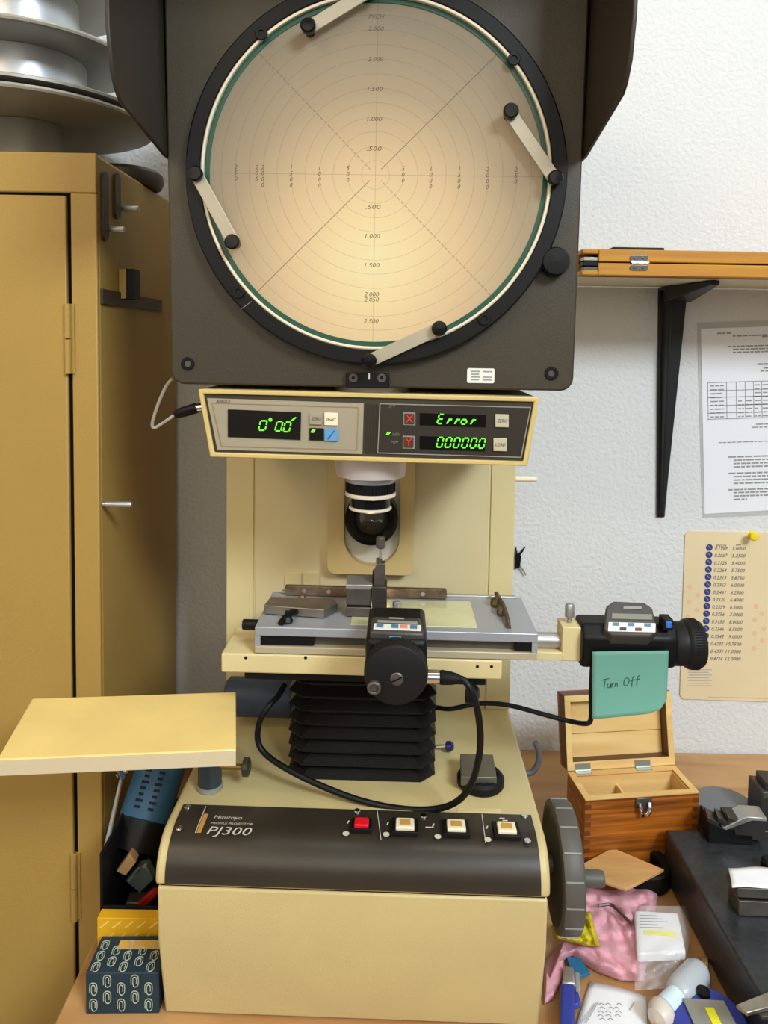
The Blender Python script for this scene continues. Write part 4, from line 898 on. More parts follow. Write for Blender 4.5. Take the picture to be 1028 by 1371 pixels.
# beige chart with pushpin
o_ = WF.Y(912, 936, WY); fr = Frame((o_.x, WY-.0004, o_.z)); g = lambda px, py, y_=0: fr.Y(px, py, y_)
ch_ = thing('wall_chart', fr, 'beige drill size chart with a column of blue dots pinned to the wall', 'chart')
x1_ = 1150
card = MB().prism([g(*p, -.0015) for p in ((922, 711), (x1_, 714), (x1_, 944), (914, 936), (910, 931), (917, 716))], (0, .0015, 0)).build('card', mat('beige_card', (226, 206, 166), .7, var=.04, vscale=8), ch_, bevel=.0003)
MMS = ['5.0000', '5.2500', '5.4000', '5.7500', '5.8750', '6.0000', '6.2500', '6.4000', '6.5000', '7.0000', '8.0000', '8.5000', '9.0000', '10.7500', '11.0000', '12.0000']
mbd = MB(); mb = MB(); mbs = MB(); mbr = MB()
for i, s_ in enumerate(MMS):
    px = 949.5-i*.42; py = 733.0+i*9.85
    c = g(px, py, -.0017); mbd.lathe([(.0050, 0), (.0050, .0003)], c, AX, 18)
    mbs.prism([g(px-2, py-2.5, -.0022), g(px-1, py-2.8, -.0022), g(px+2.4, py+1.5, -.0022), g(px+1.4, py+1.8, -.0022)], (0, .0002, 0))
    inch = '%.4f' % (float(s_)/25.4)
    mb.text(inch, g(956.5-i*.42, py+3.0, -.0018), (1, 0, 0), (0, 0, 1), height=.0052, width=.0185, shear=.25)
    mb.text(s_, g(980-i*.42-(3 if i > 12 else 0), py+3.4, -.0018), (1, 0, 0), (0, 0, 1), height=.0052, width=.0195 if i < 13 else .0225, shear=.25)
mb.text('INCH', g(959, 731.5, -.0018), (1, 0, 0), (0, 0, 1), height=.0032, width=.014, shear=.2); mb.text('MM', g(985, 731, -.0018), (1, 0, 0), (0, 0, 1), height=.0032, width=.007, shear=.2)
for k in range(3): mb.text('1.000', g(1031, 850+k*10, -.0018), (1, 0, 0), (0, 0, 1), height=.0052, width=.0185, shear=.25)
tag(mbd.build('blue_dots', 'inkb', card), kind='stuff'); mbs.build('dot_marks', mat('pale_blue_mark', (130, 140, 190), .8), card); tag(mb.build('numbers', mat('ink_slate', (72, 70, 96), .8), card), kind='stuff')
mb = MB()
for k in range(7): mb.prism([g(920+k % 3, 896+k*3.6, -.0017), g(953-(k % 2)*4, 896+k*3.6, -.0017), g(953-(k % 2)*4, 897.3+k*3.6, -.0017), g(920+k % 3, 897.3+k*3.6, -.0017)], (0, .0001, 0))
mb.prism([g(948, 933, -.0017), g(1100, 936, -.0017), g(1100, 937, -.0017), g(948, 934, -.0017)], (0, .0001, 0))
mb.build('small_print', mat('faint_print', (176, 168, 160), .8), card)
for k, (px, py) in enumerate(((923, 786), (934, 797), (922, 806), (933, 817), (921, 826), (1012, 812), (1010, 830), (1010, 848), (1009, 868), (1020, 822), (1022, 842), (1020, 858))): mbr.lathe([(.0038, 0), (.0038, .0001)], g(px, py, -.0016), AX, 16)
tag(mbr.build('faint_spots', mat('faded_orange', (226, 186, 146) , .8), card), kind='stuff')
c = g(1006, 716, -.0015); fr3 = Frame(fr.loc+c); mb = MB(); mb.lathe([(.006, 0), (.0062, .001), (.0035, .003), (.003, .010), (.0055, .013), (.0065, .016), (.005, .0185), (0, .019)], (0, 0, 0), (-.25, -1, .1), 24)
single(fr3, mb, 'pushpin', mat('yellow_pushpin', (232, 210, 24), .35), 'yellow pushpin holding the beige chart', 'pushpin')
# black spring clip on the wall beside the column
fr = Frame(WF.Y(694, 748, WY-.001)); g = lambda px, py, y_=-.004: fr.Y(px, py, y_)
bcp = thing('spring_clip', fr, 'small black spring clip fixed to the wall beside the column', 'clip')
MB().prism([g(690, 762), (g(696, 760)), g(698, 745), g(692, 740), g(690, 745)], (0, .004, 0)).build('body', 'black', bcp, bevel=.0005)
MB().tube([g(694, 744), g(699, 738), g(703, 732)], lambda t: .002-.0012*t, 8, 3).build('prong', 'black', bcp); MB().tube([g(692, 744), g(691, 738), g(690, 732)], lambda t: .0018-.001*t, 8, 3).build('prong', 'black', bcp)
MB().tube([g(696, 758), g(700, 763), g(704, 770)], lambda t: .0016-.0006*t, 8, 3).build('tail', 'steel', bcp)

# ------------------------------------------------------------------ wooden box with open lid
zt_ = BZ+.092
A_ = WF.Z(783.5, 1070.5, zt_); B_ = WF.Z(936, 1060.5, zt_); C_ = WF.Z(894, 1025.5, zt_); D_ = WF.Z(747, 1034, zt_)
yaw = math.atan2((B_-A_).y, (B_-A_).x); fr = Frame((A_.x, A_.y, BZ+.0003), yaw)
wb = thing('wooden_box', fr, 'open varnished wooden instrument box with a chrome catch', 'box')
Rb = Matrix.Rotation(-yaw, 3, 'Z'); loc_ = lambda p: Rb@(p-fr.loc)
bw = loc_(B_).x; bdp = (loc_(C_).y+loc_(D_).y)/2; bh = zt_-fr.loc.z; t_ = .0075
MB().box((0, 0, 0), (bw, t_, bh-.0015)).build('front_board', 'boxw', wb, bevel=.0006); MB().box((0, bdp-t_, 0), (bw, bdp, bh-.0015)).build('back_board', 'boxw', wb, bevel=.0006)
MB().box((0, t_, 0), (t_, bdp-t_, bh-.0015)).build('side_board', 'boxw', wb, bevel=.0004); MB().box((bw-t_, t_, 0), (bw, bdp-t_, bh-.0015)).build('side_board', 'boxw', wb, bevel=.0004)
MB().box((t_, t_, .002), (bw-t_, bdp-t_, .008)).build('bottom_board', 'boxp', wb)
rc_ = lambda x0_, x1_, y0_, y1_, z_: [V((x0_, y0_, z_)), V((x1_, y0_, z_)), V((x1_, y1_, z_)), V((x0_, y1_, z_))]
MB().ringprism(rc_(0, bw, 0, bdp, bh-.0014), rc_(t_, bw-t_, t_, bdp-t_, bh-.0014), (0, 0, .0014)).build('rim', 'boxp', wb)
mb = MB(); mb.ringprism(rc_(t_-.0001, bw-t_+.0001, t_-.0001, bdp-t_+.0001, .008), rc_(t_+.0012, bw-t_-.0012, t_+.0012, bdp-t_-.0012, .008), (0, 0, bh-.0105)); mb.build('lining', 'boxp', wb)
MB().box((bw*.42, t_+.001, .01), (bw*.42+.003, bdp-t_-.001, bh-.014)).build('divider', 'boxp', wb)
dj = wood('dark_joint_end_grain', (120, 62, 22), (88, 44, 16), 8, (4, 4, 4))
for x_ in (0, bw):
    for k in range(8):
        z0_ = .006+k*.0105; s = 1 if x_ == 0 else -1
        MB().box((x_, -.0004, z0_), (x_+s*t_, .0005, z0_+.0052)).build('finger_joint', dj, wb)
# catch
cc = fr.Y(862, 1076, -.002); mb = MB(); mb.box((cc.x-.010, -.002, bh-.014), (cc.x+.010, .0, bh-.002)); mb.build('catch_plate', 'steeld', wb, bevel=.0006)
for s in (-1, 1):
    mb = MB(); mb.tube([(cc.x+s*.006, -.004, bh-.006), (cc.x+s*.0052, -.007, bh-.013), (cc.x+s*.003, -.005, bh-.020)], .0026, 10, 4); mb.build('catch_arm', 'chrome', wb)
# lid: leans back
L0, L1 = fr.Y(745, 1031, bdp+.0), fr.Y(894, 1025, bdp); lh = .088
tilt = math.radians(12)
RX = Matrix.Rotation(-tilt, 3, 'X'); piv = V((0, bdp, bh+.001))
def lidp(x_, d, h_): return piv+RX@V((x_, d, h_))
def lbox(nm, x0_, x1_, d0, d1, h0, h1, m):
    P = [lidp(x_, d, h_) for h_ in (h0, h1) for x_, d in ((x0_, d0), (x1_, d0), (x1_, d1), (x0_, d1))]
    return MB().hexa(P[:4], P[4:]).build(nm, m, lid, bevel=.0004)
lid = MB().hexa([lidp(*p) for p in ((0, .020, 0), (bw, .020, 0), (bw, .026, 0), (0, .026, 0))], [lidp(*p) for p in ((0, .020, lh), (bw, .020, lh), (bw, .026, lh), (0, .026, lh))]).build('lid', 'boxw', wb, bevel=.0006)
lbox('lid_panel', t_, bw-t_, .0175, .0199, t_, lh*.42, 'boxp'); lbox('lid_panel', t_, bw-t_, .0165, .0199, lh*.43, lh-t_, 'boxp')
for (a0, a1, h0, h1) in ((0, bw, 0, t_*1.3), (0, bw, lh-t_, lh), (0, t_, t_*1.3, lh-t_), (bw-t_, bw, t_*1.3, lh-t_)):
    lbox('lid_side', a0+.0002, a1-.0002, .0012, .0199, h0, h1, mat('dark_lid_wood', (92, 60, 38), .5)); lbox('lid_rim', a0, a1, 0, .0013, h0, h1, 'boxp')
for px in (780, 860):
    p = fr.Y(px, 1028, bdp); w_ = .010
    mb = MB(); P = [lidp(x_, d, h_) for h_ in (.0, .008) for x_, d in ((p.x-w_, -.001), (p.x+w_, -.001), (p.x+w_, 0), (p.x-w_, 0))]; mb.hexa(P[:4], P[4:])
    mb.cyl((p.x-w_, bdp-.001, bh+.001), (p.x+w_, bdp-.001, bh+.001), .0018, n=10); mb.box((p.x-w_, bdp-.007, bh), (p.x+w_, bdp-.001, bh+.0007)); mb.build('hinge', mat('zinc_hinge', (176, 182, 172), .35, .8), wb)

# ------------------------------------------------------------------ surface plate and its things
gzT = BZ+.056
a = WF.Z(894, 1110, gzT); b = WF.Z(1011, 1330, gzT)
gx = (a.x+b.x)/2; gy1 = a.y; fr = Frame((gx, gy1, BZ+.0003))
sp_ = single(fr, MB().box((0, -.50, 0), (.42, 0, gzT-BZ-.0003)), 'surface_plate', 'granite', 'thick black granite surface plate on the right of the bench', 'surface plate', bevel=.0025)
GT = gzT+.0005
# steel V-blocks at the back
p = WF.Z(948, 1128, GT); fr = Frame(p, math.radians(-4)); g = lambda px, py, y_=0: fr.Y(px, py, y_)
vb = thing('vee_block', fr, 'dark stepped steel vee block at the back of the surface plate', 'vee block')
a = g(946, 1124); w_ = g(1008, 1124).x
mb = MB(); mb.prism([(.0, 0, 0), (w_, 0, 0), (w_, 0, .012), (w_*.62, 0, .012), (w_*.6, 0, .018), (w_*.3, 0, .018), (.0, 0, .026)], (0, .03, 0)); mb.build('body', 'black', vb, bevel=.0008)
for k in range(3):
    x_ = -.002+k*.011; mb = MB(); mb.hexa([(x_, 0, .024+k*.001), (x_+.013, -.001, .019+k*.001), (x_+.016, .018, .019), (x_+.003, .019, .024)], [(x_, 0, .030+k*.001), (x_+.013, -.001, .024+k*.001), (x_+.016, .018, .024), (x_+.003, .019, .030)]); mb.build('step', mat('grey_black_steel', (58, 54, 52), .4, .4), vb, bevel=.0005)
mb = MB(); mb.prism([(.014, -.002, .019), (.018, -.002, .017), (.046, -.002, .030), (.062, -.002, .030), (.062, -.002, .034), (.040, -.002, .034)], (0, .022, 0)); mb.build('arm', 'steel', vb, bevel=.0005)
MB().box((.020, 0, .006), (.062, .022, .0295)).build('jaw', MATS['grey_black_steel'], vb, bevel=.0005)
p = WF.Z(1016, 1112, GT); fr = Frame(p, math.radians(-4)); mb = MB(); mb.box((0, 0, 0), (.05, .035, .046)); mb.m = 1; mb.box((.002, -.0005, .039), (.05, .034, .0465)); mb.m = 0; mb.box((.006, .004, .0465), (.05, .03, .056))
single(fr, mb, 'angle_block', ['grey_black', 'steel'] if 0 else [MATS['grey_black_steel'], M['steeld']], 'tall dark steel block beside the vee block, cut by the picture edge', 'block', bevel=.0008)
p = WF.Z(975, 1087, BZ+.001)
fr = Frame(WF.Z(975, 1107, BZ+.001)+V((.0, .0, 0))); fr = Frame(V((gx+.085, gy1+.035, BZ+.0003)))
mb = MB(); mb.lathe([(.0, 0), (.034, 0), (.036, .003), (.036, .060), (.034, .066), (0, .068)], (0, 0, 0), n=40); single(fr, mb, 'grey_tin', mat('grey_tin', (118, 124, 132), .45, .3), 'round grey tin behind the surface plate', 'tin')
# front steel block with a paper
p = WF.Z(984, 1226, GT); fr = Frame(p, math.radians(-2)); g = lambda px, py, y_=0: fr.Y(px, py, y_)
sb = thing('steel_parallel', fr, 'grooved steel block in the middle of the surface plate', 'block')
h1 = g(990, 1201).z; h2 = g(990, 1188).z; h0 = g(990, 1211).z
MB().box((.003, 0, 0), (.08, .024, h1-.004)).build('lower_block', 'steeld', sb, bevel=.0008); MB().box((.005, .002, h1-.004), (.08, .022, h1)).build('groove', 'gap', sb)
MB().box((.001, -.001, h1), (.08, .025, h2)).build('upper_block', 'steeld', sb, bevel=.0008)
fr2 = Frame(fr.loc+V((0, 0, h2+.0004)), fr.yaw)
P = [fr2.Z(*q_, .0) for q_ in ((980, 1190), (1075, 1190), (1060, 1163), (975, 1163))]
mb = MB(); mb.grid(lambda u, v: (P[0]*(1-u)+P[1]*u)*(1-v)+(P[3]*(1-u)+P[2]*u)*v+V((0, 0, .0012+.0008*math.sin(u*9+v*4))), 12, 6)
single(fr2, mb, 'paper_scrap', 'paper', 'small white paper lying on the grooved steel block', 'paper', solid=.0003)
fr = Frame(WF.Z(1030, 1165, GT)); mb = MB(); mb.lathe([(.0, 0), (.008, 0), (.009, .002), (.009, .01), (.006, .013), (0, .0135)], (0, 0, 0), n=20); single(fr, mb, 'rubber_stopper', 'black', 'small black stopper at the picture edge behind the grooved block', 'cap')
# steel rule at bottom right
fr = Frame(WF.Z(1000, 1371, GT)); P = [fr.Z(*q_, .004) for q_ in ((985, 1350), (1000, 1361), (1060, 1345), (1060, 1320))]
mb = MB(); mb.prism(P, (0, 0, .0035)); single(fr, mb, 'steel_rule', mat('pale_worn_steel', (170, 160, 145), .3, .8, var=.2, vscale=60), 'worn steel strip on the near corner of the surface plate', 'strip', bevel=.0006)
fr2 = Frame(WF.Z(1020, 1366, GT)); single(fr2, MB().box((0, 0, 0), (.05, .016, .0035)), 'steel_shim', 'steeld', 'short steel shim under the worn steel strip', 'shim', bevel=.0004)

# ------------------------------------------------------------------ bench clutter, right
def zpoly(fr, pts, h): return [fr.Z(px, py, h) for px, py in pts]
# black ring and thin board
c = WF.Z(862, 1157, BZ+.018); fr = Frame((c.x, c.y, BZ+.0003)); mb = MB(); mb.lathe([(.019, 0), (.028, 0), (.030, .002), (.030, .021), (.028, .023), (.022, .023), (.019, .021), (.019, 0)], (0, 0, 0), n=48)
single(fr, mb, 'black_hoop', 'rubber', 'black rubber ring under the thin wooden board', 'ring')
fr = Frame(WF.Z(830, 1180, BZ+.0245)); P = zpoly(fr, ((764, 1166), (838, 1191), (889, 1165), (820, 1136)), .003)
mb = MB(); mb.prism([v-V((0, 0, .0025)) for v in P], (0, 0, .0035)); single(fr, mb, 'thin_board', 'thinb', 'thin square wooden board lying tilted in front of the box', 'board', bevel=.0006)
# pink cloth
def coons(fr, top, bottom, left_n, f, nu, nv, h0, amp, seed, solid, sc=25):
    def crv(pts, t):
        n_ = len(pts)-1; i = min(int(t*n_), n_-1); k = t*n_-i; return V((pts[i][0]*(1-k)+pts[i+1][0]*k, pts[i][1]*(1-k)+pts[i+1][1]*k))
    def fn(u, v):
        a = crv(top, u); b = crv(bottom, u); q = a*(1-v)+b*v
        p = fr.Z(q.x, q.y, 0); e = min(u, 1-u, v, 1-v); e = min(1, e*9)
        n1 = noise.noise(V((p.x*sc+seed, p.y*sc, 3))); n2 = noise.noise(V((p.x*sc*2.6, p.y*sc*2.6+seed, 7)))
        hh_ = h0+amp*e*(.45+.55*abs(n1)*1.6+.22*n2); hh_ = max(h0, hh_)
        d = (fr.e-p).normalized(); return p+d*(hh_/d.z)
    mb = MB(); mb.grid(fn, nu, nv); return mb
fr = Frame(WF.Z(800, 1250, BZ+.0006)); mb = coons(fr, [(770, 1192), (790, 1186), (820, 1191), (850, 1184), (872, 1184), (882, 1192)], [(728, 1330), (746, 1290), (765, 1280), (800, 1302), (830, 1313), (862, 1314)], 0, None, 60, 52, .001, .022, 2.2, 0, 34)
single(fr, mb, 'pink_cloth', mat('pink_shop_cloth', (226, 166, 178), .95, var=.12, vscale=50, bump=.5, bscale=900), 'crumpled pink shop cloth on the bench beside the hand wheel', 'cloth', smooth=80, solid=.0008)
fr = Frame(WF.Z(745, 1330, BZ+.0006)); mb = coons(fr, [(728, 1290), (742, 1272), (757, 1264)], [(728, 1345), (740, 1338), (752, 1312)], 0, None, 14, 20, .001, .012, 9.2, 0)
single(fr, mb, 'pink_cloth_fold', MATS['pink_shop_cloth'], 'loose pink cloth corner hanging beside the machine base', 'cloth', smooth=80, solid=.0008)
fr = Frame(WF.Z(772, 1250, BZ+.020)); mb = coons(fr, [(738, 1240), (760, 1234), (780, 1222), (790, 1221)], [(741, 1256), (760, 1260), (785, 1266), (803, 1268)], 0, None, 44, 30, .002, .018, 5, 0, 75)
single(fr, mb, 'yellow_cloth', mat('yellow_towel', (222, 204, 40), .9, var=.35, vscale=120, bump=.8, bscale=500), 'crumpled bright yellow cloth on top of the pink cloth', 'cloth', smooth=80, solid=.0008)
# allen key
fr = Frame(WF.Z(820, 1220, BZ+.024)); mb = MB(); mb.tube([fr.Z(*p, 0) for p in ((801, 1213), (812, 1211), (819, 1212), (828, 1220), (846, 1238))], .0016, 6, 4)
single(fr, mb, 'hex_key', 'steeld', 'bent steel hex key lying across the pink cloth', 'key', smooth=20)
# plastic bag packet
fr = Frame(WF.Z(885, 1262, BZ+.012), 0); pk = thing('bagged_packet', fr, 'white folded packet with a yellow highlight in a clear plastic bag', 'packet')
P = zpoly(fr, ((853, 1277), (918, 1274), (908, 1222), (849, 1218)), .012)
mb = MB(); mb.hexa([v-V((0, 0, .010)) for v in P], P); mb.build('packet', 'paper', pk, bevel=.002)
Pq = zpoly(fr, ((862, 1251), (905, 1254), (904, 1248), (861, 1245)), .0123); MB().prism(Pq, (0, 0, .0003)).build('highlight', mat('yellow_highlighter', (236, 228, 40), .8), pk)
mb = MB()
for k in range(5): mb.prism(zpoly(fr, ((856, 1225+k*4), (880+(k*7) % 20, 1226+k*4), (880+(k*7) % 20, 1227+k*4), (856, 1226+k*4)), .0123), (0, 0, .0002))
tag(mb.build('print', 'inkl', pk), kind='stuff')
def bag(u, v):
    px = (846+4*v+(71-2*v)*u+6*math.sin(v*5)*u); py = 1213+v*113-u*4*v
    p = fr.Z(px, py, 0); h_ = (.0145 if v < .57 else .0145*(1-v)/.43*.75+.001)*min(1, 9*min(u, 1-u)+.1)+ (.0018*math.sin(v*31+u*8)+.0012*math.sin(u*17+v*9))*(1 if v > .5 else .2)*min(1, 6*min(u, 1-u)); h_ = max(.0008, h_)
    d = (fr.e-p).normalized(); return p+d*(h_/d.z)
film = mat('clear_film', (240, 238, 240), .15, alpha=.26, coat=.5)
MB().grid(bag, 26, 34).build('plastic_bag', film, pk, smooth=80)
# paper sheet
fr = Frame(WF.Z(820, 1371, BZ+.001)); P = zpoly(fr, ((756, 1420), (868, 1420), (865, 1334), (790, 1314)), .0012)
mb = MB(); mb.grid(lambda u, v: (P[0]*(1-u)+P[1]*u)*(1-v)+(P[3]*(1-u)+P[2]*u)*v+V((0, 0, .0015*math.sin(u*3.1))), 10, 10)
sh_ = single(fr, mb, 'paper_sheet', 'paper', 'white paper sheet with pencil scribbles at the bottom of the picture', 'paper', solid=.0002)
mb = MB()
for (a_, b_) in (((780, 1368), (797, 1343)), ((784, 1370), (801, 1341)), ((843, 1352), (849, 1342))): mb.tube([fr.Z(*a_, .0036), fr.Z(*b_, .0036)], .0003, 4, 1)
for k in range(14):
    x_ = 802+(k % 3)*11+random.uniform(-2, 2); y_ = 1345+(k//3)*5; mb.tube([fr.Z(x_, y_, .0036), fr.Z(x_+3, y_-2, .0036), fr.Z(x_+7, y_+1, .0036)], .00025, 4, 2)
mb.build('pencil_marks', 'inkl', sh_)
# blue handled tool
fr = Frame(WF.Z(760, 1371, BZ+.001)); bt_ = thing('blue_tool', fr, 'blue handled pocket tool with a chrome end at the foot of the base', 'tool')
P = zpoly(fr, ((748, 1430), (770, 1430), (770, 1316), (750, 1314)), .016); mb = MB(); mb.hexa([v-V((0, 0, .014)) for v in P], P); mb.build('handle', 'bluep', bt_, bevel=.003)
P = zpoly(fr, ((752, 1316), (771, 1317), (768, 1294), (756, 1292)), .014); mb = MB(); mb.hexa([v-V((0, 0, .012)) for v in P], P); mb.build('metal_end', 'steel', bt_, bevel=.002)
P = zpoly(fr, ((769, 1345), (778, 1342), (774, 1326), (769, 1330)), .010); mb = MB(); mb.hexa([v-V((0, 0, .006)) for v in P], P); mb.build('thumb_lever', 'bluep', bt_, bevel=.001)
P = zpoly(fr, ((771, 1330), (777, 1334), (776, 1302), (769, 1300)), .008); mb = MB(); mb.hexa([v-V((0, 0, .005)) for v in P], P); mb.build('side_plate', 'alu', bt_, bevel=.001)
fr = Frame(WF.Z(775, 1300, BZ+.001)); P = zpoly(fr, ((768, 1314), (790, 1306), (776, 1286), (758, 1284)), .002); single(fr, MB().prism(P, (0, 0, .003)), 'blue_card', mat('cyan_card', (36, 110, 150), .4), 'blue card showing from under the pink cloth', 'card', bevel=.0004)
fr = Frame(WF.Z(760, 1268, BZ+.001))
# glue bottle
a = WF.Z(890, 1352, BZ+.016); b = WF.Z(925, 1312, BZ+.018); fr = Frame((a.x, a.y, BZ+.001)); A0 = V((0, 0, .015)); Bv = V((b.x-a.x, b.y-a.y, .017))
gb = thing('glue_bottle', fr, 'small translucent white bottle lying beside the round blue device', 'bottle'); ax = (Bv-A0); Lb = ax.length
fros = mat('frosted_plastic', (198, 204, 210), .3, trans=.25)
MB().lathe([(.0, .42*Lb), (.010, .43*Lb), (.0125, .5*Lb), (.0132, .7*Lb), (.0128, 1.25*Lb), (.010, 1.36*Lb), (0, 1.38*Lb)], A0, ax, 32).build('bottle_body', fros, gb)
MB().lathe([(.009, 0), (.0105, .02*Lb), (.0098, .43*Lb)], A0, ax, 24).build('neck', mat('blue_white_label', (206, 226, 238), .4), gb)
MB().lathe([(0, -.36*Lb), (.009, -.30*Lb), (.0122, -.16*Lb), (.0122, -.06*Lb), (.010, 0), (0, .02*Lb)], A0, ax, 32).build('cap', mat('frosted_cap', (205, 196, 186), .35), gb)
# round blue device
c = WF.Z(948, 1372, BZ+.012); fr = Frame((c.x, c.y, BZ+.001)); bd = thing('tape_measure', fr, 'round blue pocket tape measure with a grey label at the bottom edge', 'tape measure')
MB().lathe([(0, 0), (.033, 0), (.036, .004), (.036, .013), (.031, .020), (.0, .0215)], (0, 0, 0), n=48).build('case', 'bluep', bd)
MB().prism([(-.018, -.03, .0205), (.02, -.03, .0205), (.019, .012, .0212), (-.018, .014, .0212)], (0, 0, .0022)).build('label_plate', 'greyl', bd, bevel=.0006); MB().box((-.002, -.03, .0232), (.006, .004, .0238)).build('stripe', MATS['yellow_highlighter'], bd)
MB().lathe([(0, 0), (.006, 0), (.006, .004), (0, .005)], (.004, .021, .0205), n=20).build('button', 'black', bd)
# crumpled wrapper next to the plate
fr = Frame(WF.Z(948, 1308, BZ+.001)); mb = coons(fr, [(938, 1282), (948, 1280)], [(936, 1330), (952, 1334)], 0, None, 8, 20, .001, .008, 3, 0, 90); single(fr, mb, 'foil_wrapper', mat('tan_wrapper', (190, 160, 120), .3), 'crumpled tan wrapper between packet and surface plate', 'wrapper', smooth=20, solid=.0004)
# grey hook behind the base
fr = Frame(WF.Z(716, 1035, BZ+.10)); fr.loc.z = BZ; fr = Frame(fr.loc); pts = ((700, 1036), (712, 1034), (720, 1022), (721, 1006), (716, 994)); yv = 0
h0_ = fr.Y(700, 1036, 0); mb = MB(); mb.tube([V((h0_.x-.012, .0, .0035)), V((h0_.x-.012, 0, h0_.z*.6)), V((h0_.x-.008, 0, h0_.z-.006))]+[fr.Y(px, py, 0) for px, py in pts], .0035, 10, 6)
single(fr, mb, 'grey_hose', mat('grey_hose', (92, 94, 98), .5), 'thick grey hose looping beside the rear of the machine base', 'hose', smooth=70)

# ------------------------------------------------------------------ clutter on the left
# blue carton
frC = Frame(WF.Z(115, 1358, BZ)+V((0, 0, .0003)), math.radians(1.5)); g = frC
htop = g.Y(115, 1303, 0).z; wC = g.Y(213, 1360, 0).x; dC = g.Z(142, 1253, htop).y
ct = thing('blue_carton', frC, 'dark blue carton printed with pale paper clips, nearest on the bench left', 'carton')
cb_ = MB().box((0, 0, 0), (wC, dC, htop)).build('box_body', mat('blue_carton', (28, 50, 64), .6, var=.15, vscale=30), ct, bevel=.0008)
mb = MB()
def pclip(o, ux, uy, L, w_):
    def S(pts): mb.tube([o+ux*p[0]*w_+uy*p[1]*L for p in pts], .00045, 4, 2)
    S([(-.5, -.3), (-.5, .35), (0, .5), (.5, .35), (.5, -.35), (0, -.5), (-.25, -.3), (-.25, .2), (0, .32), (.25, .2), (.25, -.2)])
n_v = V((0, -.0005, 0))
for i in range(6):
    for j in range(3):
        pclip(V((.007+i*.0125, -.0006, .009+j*.0155+(.0075 if i % 2 else 0))), V((1, 0, 0)), V((0, 0, 1)), .0115, .0062) if .009+j*.0155+(.0075 if i % 2 else 0) < htop-.005 and .007+i*.0125 < wC-.004 else None
for i in range(6):
    for j in range(4):
        y_ = .006+j*.0125+(.006 if i % 2 else 0)
        if y_ < dC-.006 and .007+i*.0125 < wC-.004: pclip(V((.007+i*.0125, y_, htop+.0006)), V((1, .2, 0)), V((-.1, 1, 0)), .0105, .0062)
mb.build('clip_print', mat('pale_clip_print', (170, 180, 160), .5), cb_)
MB().box((wC*.30, dC*.62, htop+.0002), (wC, dC*.86, htop+.0006)).build('label_band', mat('yellow_band', (214, 168, 80), .6), cb_)
# yellow carton
p = WF.Z(130, 1270, BZ); frY = Frame((WF.Y(130, 1230, frC.loc.y+dC+.008).x, frC.loc.y+dC+.008, BZ+.0003)); g = frY
hY = g.Y(130, 1229, 0).z; wY = g.Y(211, 1216, 0).x
yc = thing('yellow_carton', frY, 'yellow carton with pale slanted stripes behind the blue carton', 'carton')
yb_ = MB().box((0, 0, 0), (wY, .012, hY)).build('box_body', mat('yellow_carton', (222, 168, 24), .6), yc, bevel=.0006)
mb = MB()
for i in range(8):
    for j in range(4):
        x_ = .002+i*.012+(j % 2)*.005; z_ = hY-.010-j*.012
        if x_+.009 < wY: mb.prism([(x_, -.0002, z_), (x_+.0016, -.0002, z_-.0004), (x_+.010, -.0002, z_+.0066), (x_+.0085, -.0002, z_+.0072)], (0, .0003, 0))
mb.build('stripes', mat('pale_stripe', (240, 204, 120), .6), yb_)
# black case behind
yb = frY.loc.y+.016
a = WF.Y(138, 1150, yb+.06); fr = Frame((WF.Y(133, 1150, yb).x, yb, BZ+.0003)); blk = thing('black_bin', fr, 'open black plastic bin full of tools between cabinet and machine', 'bin')
wB = WF.Y(207, 1150, yb).x-fr.loc.x; hB = .105; dB = .15
wB = (O.loc.x+x0-.006)-fr.loc.x
for (a_, b_) in (((0, 0, 0), (wB, .003, .05)), ((0, 0, 0), (.003, dB, hB)), ((wB-.003, 0, 0), (wB, dB, .025)), ((0, dB, 0), (wB, dB+.003, hB-.04)), ((0, 0, 0), (wB, dB, .004))): MB().box(a_, b_).build('panel', 'rubber', blk, bevel=.0008)
# blue cylinder leaning
q = lambda px, py, y_: WF.Y(px, py, y_)
yq_ = yb+.105; A0 = q(192, 1100, yq_-.03); A1 = q(214, 1032, yq_); fr = Frame((A0.x, A0.y, BZ+.001)); cy = thing('blue_canister', fr, 'blue cylindrical canister with black lettering leaning behind the bin', 'canister')
d = (A1-A0); o0 = V((0, 0, A0.z-fr.loc.z)); rC = .027
cb2 = MB().lathe([(rC*.9, 0), (rC, .002), (rC, d.length*1.3), (rC*.8, d.length*1.32)], o0, d, 40).build('can', mat('blue_can', (46, 90, 122), .5), cy)
MB().lathe([(0, -.03), (rC*.95, -.028), (rC*1.04, -.004), (rC*1.04, .001), (0, .002)], o0, d, 40).build('cap', 'black', cy)
dn = d.normalized(); sx_ = dn.cross(V((0, -1, 0))).normalized(); nn = sx_.cross(dn)
if nn.y > 0: nn = -nn
if sx_.x < 0: sx_ = -sx_
mb = MB()
for off in (.007, -.008):
    for k in range(7): c_ = o0+dn*(.012+k*.006)+nn*(math.sqrt(rC*rC-off*off)+.0006)+sx_*off; w2_ = .0026+.0012*((k*7+int(off*1000)) % 3)/2; mb.prism([c_-sx_*w2_-dn*.0015, c_+sx_*w2_-dn*.0012, c_+sx_*w2_+dn*.0015, c_-sx_*w2_+dn*.0012], nn*.0004)
mb.build('lettering', mat('navy_print', (16, 24, 34), .6), cb2)
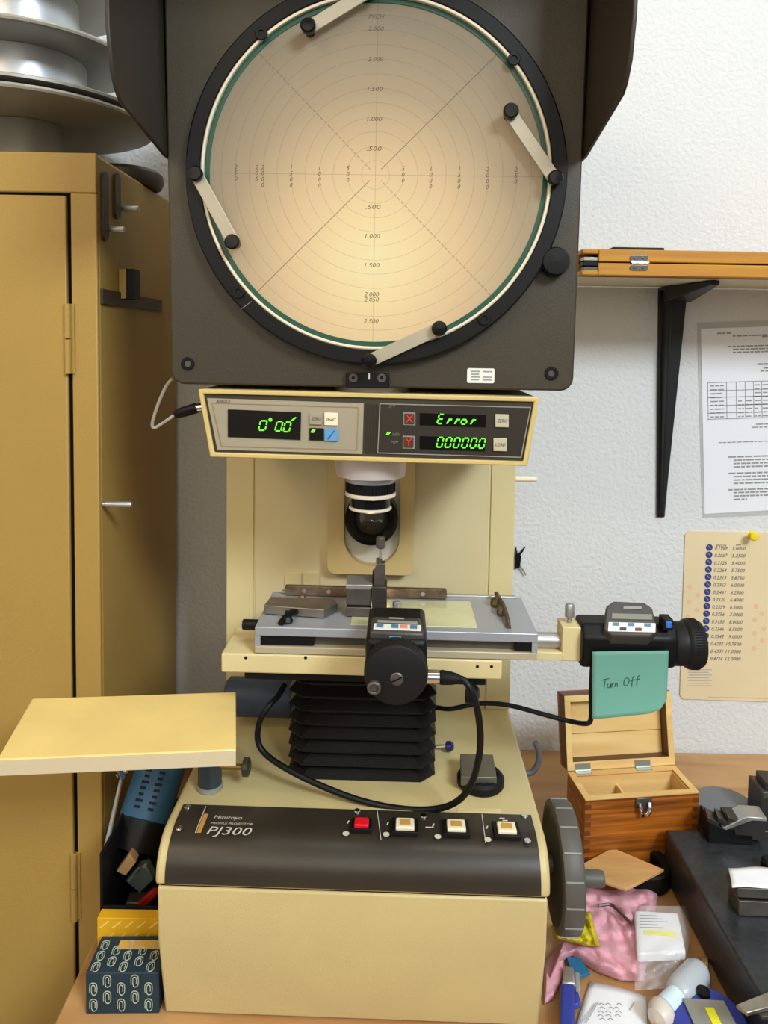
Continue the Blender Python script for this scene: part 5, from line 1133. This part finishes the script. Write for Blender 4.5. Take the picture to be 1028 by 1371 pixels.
# chrome rod
a = q(163, 1040, yb+.05); b = q(139, 1148, yb+.022); fr = Frame((b.x, b.y, BZ)); rod = thing('chrome_rod', fr, 'thin chrome rod with a wing nut leaning against the bin', 'rod')
l_ = lambda p: p-fr.loc
MB().cyl(l_(b), l_(a), .0026, .0020, n=14).build('shaft', 'steel', rod)
MB().cyl(l_(a), l_(q(158, 1026, yb+.022)), .0035, n=12).build('tip', 'chrome', rod)
mb = MB(); mb.box(l_(a)+V((-.006, -.002, .002)), l_(a)+V((.007, .002, .006)), Matrix.Rotation(-.5, 3, 'Y')); mb.build('wing_nut', 'chrome', rod, bevel=.001)
MB().tube([l_(b)+V((.008, 0, .004)), l_(b)+V((.002, 0, 0)), l_(b)+V((-.001, 0, -.006)), V((0, 0, .0065))], .0022, 8, 4).build('hook_end', 'black', rod)
# tool head with red handle
yt = yb+.03; fr = Frame((q(185, 1185, yt).x, yt, BZ+.005)); tl_ = thing('square_tool', fr, 'grey metal tool with a tan block and red grips in the bin', 'tool')
g = lambda px, py, y_=0: fr.Y(px, py, y_)
MB().prism([g(168, 1180), g(187, 1196), g(205, 1178), g(196, 1160), g(184, 1162)], (0, .012, 0)).build('head', mat('blue_grey_metal', (98, 112, 116), .4, .5), tl_, bevel=.001)
mb = MB()
for k in range(3): mb.prism([g(170+k*4, 1180-k*4.5, -.001), g(172+k*4, 1181-k*4.5, -.001), g(188+k*4, 1166-k*4, -.001), g(186+k*4, 1165-k*4, -.001)], (0, .002, 0))
mb.build('ridge', 'steel', tl_)
MB().prism([g(155, 1167, -.003), g(168, 1173, -.003), g(182, 1155, -.003), g(173, 1144, -.003)], (0, .012, 0)).build('tan_block', mat('tan_plastic', (186, 150, 104), .5), tl_, bevel=.001)
for dx in (0, 6): MB().tube([g(182+dx, 1216, -.002), g(193+dx, 1205, -.002), g(207+dx*.5, 1192, -.002)], .003, 8, 3).build('red_grip', mat('red_plastic', (150, 30, 20), .4), tl_)
MB().box((-.012, -.004, .0), (.012, .012, g(182, 1205).z)).build('shank', 'steeld', tl_, bevel=.001)
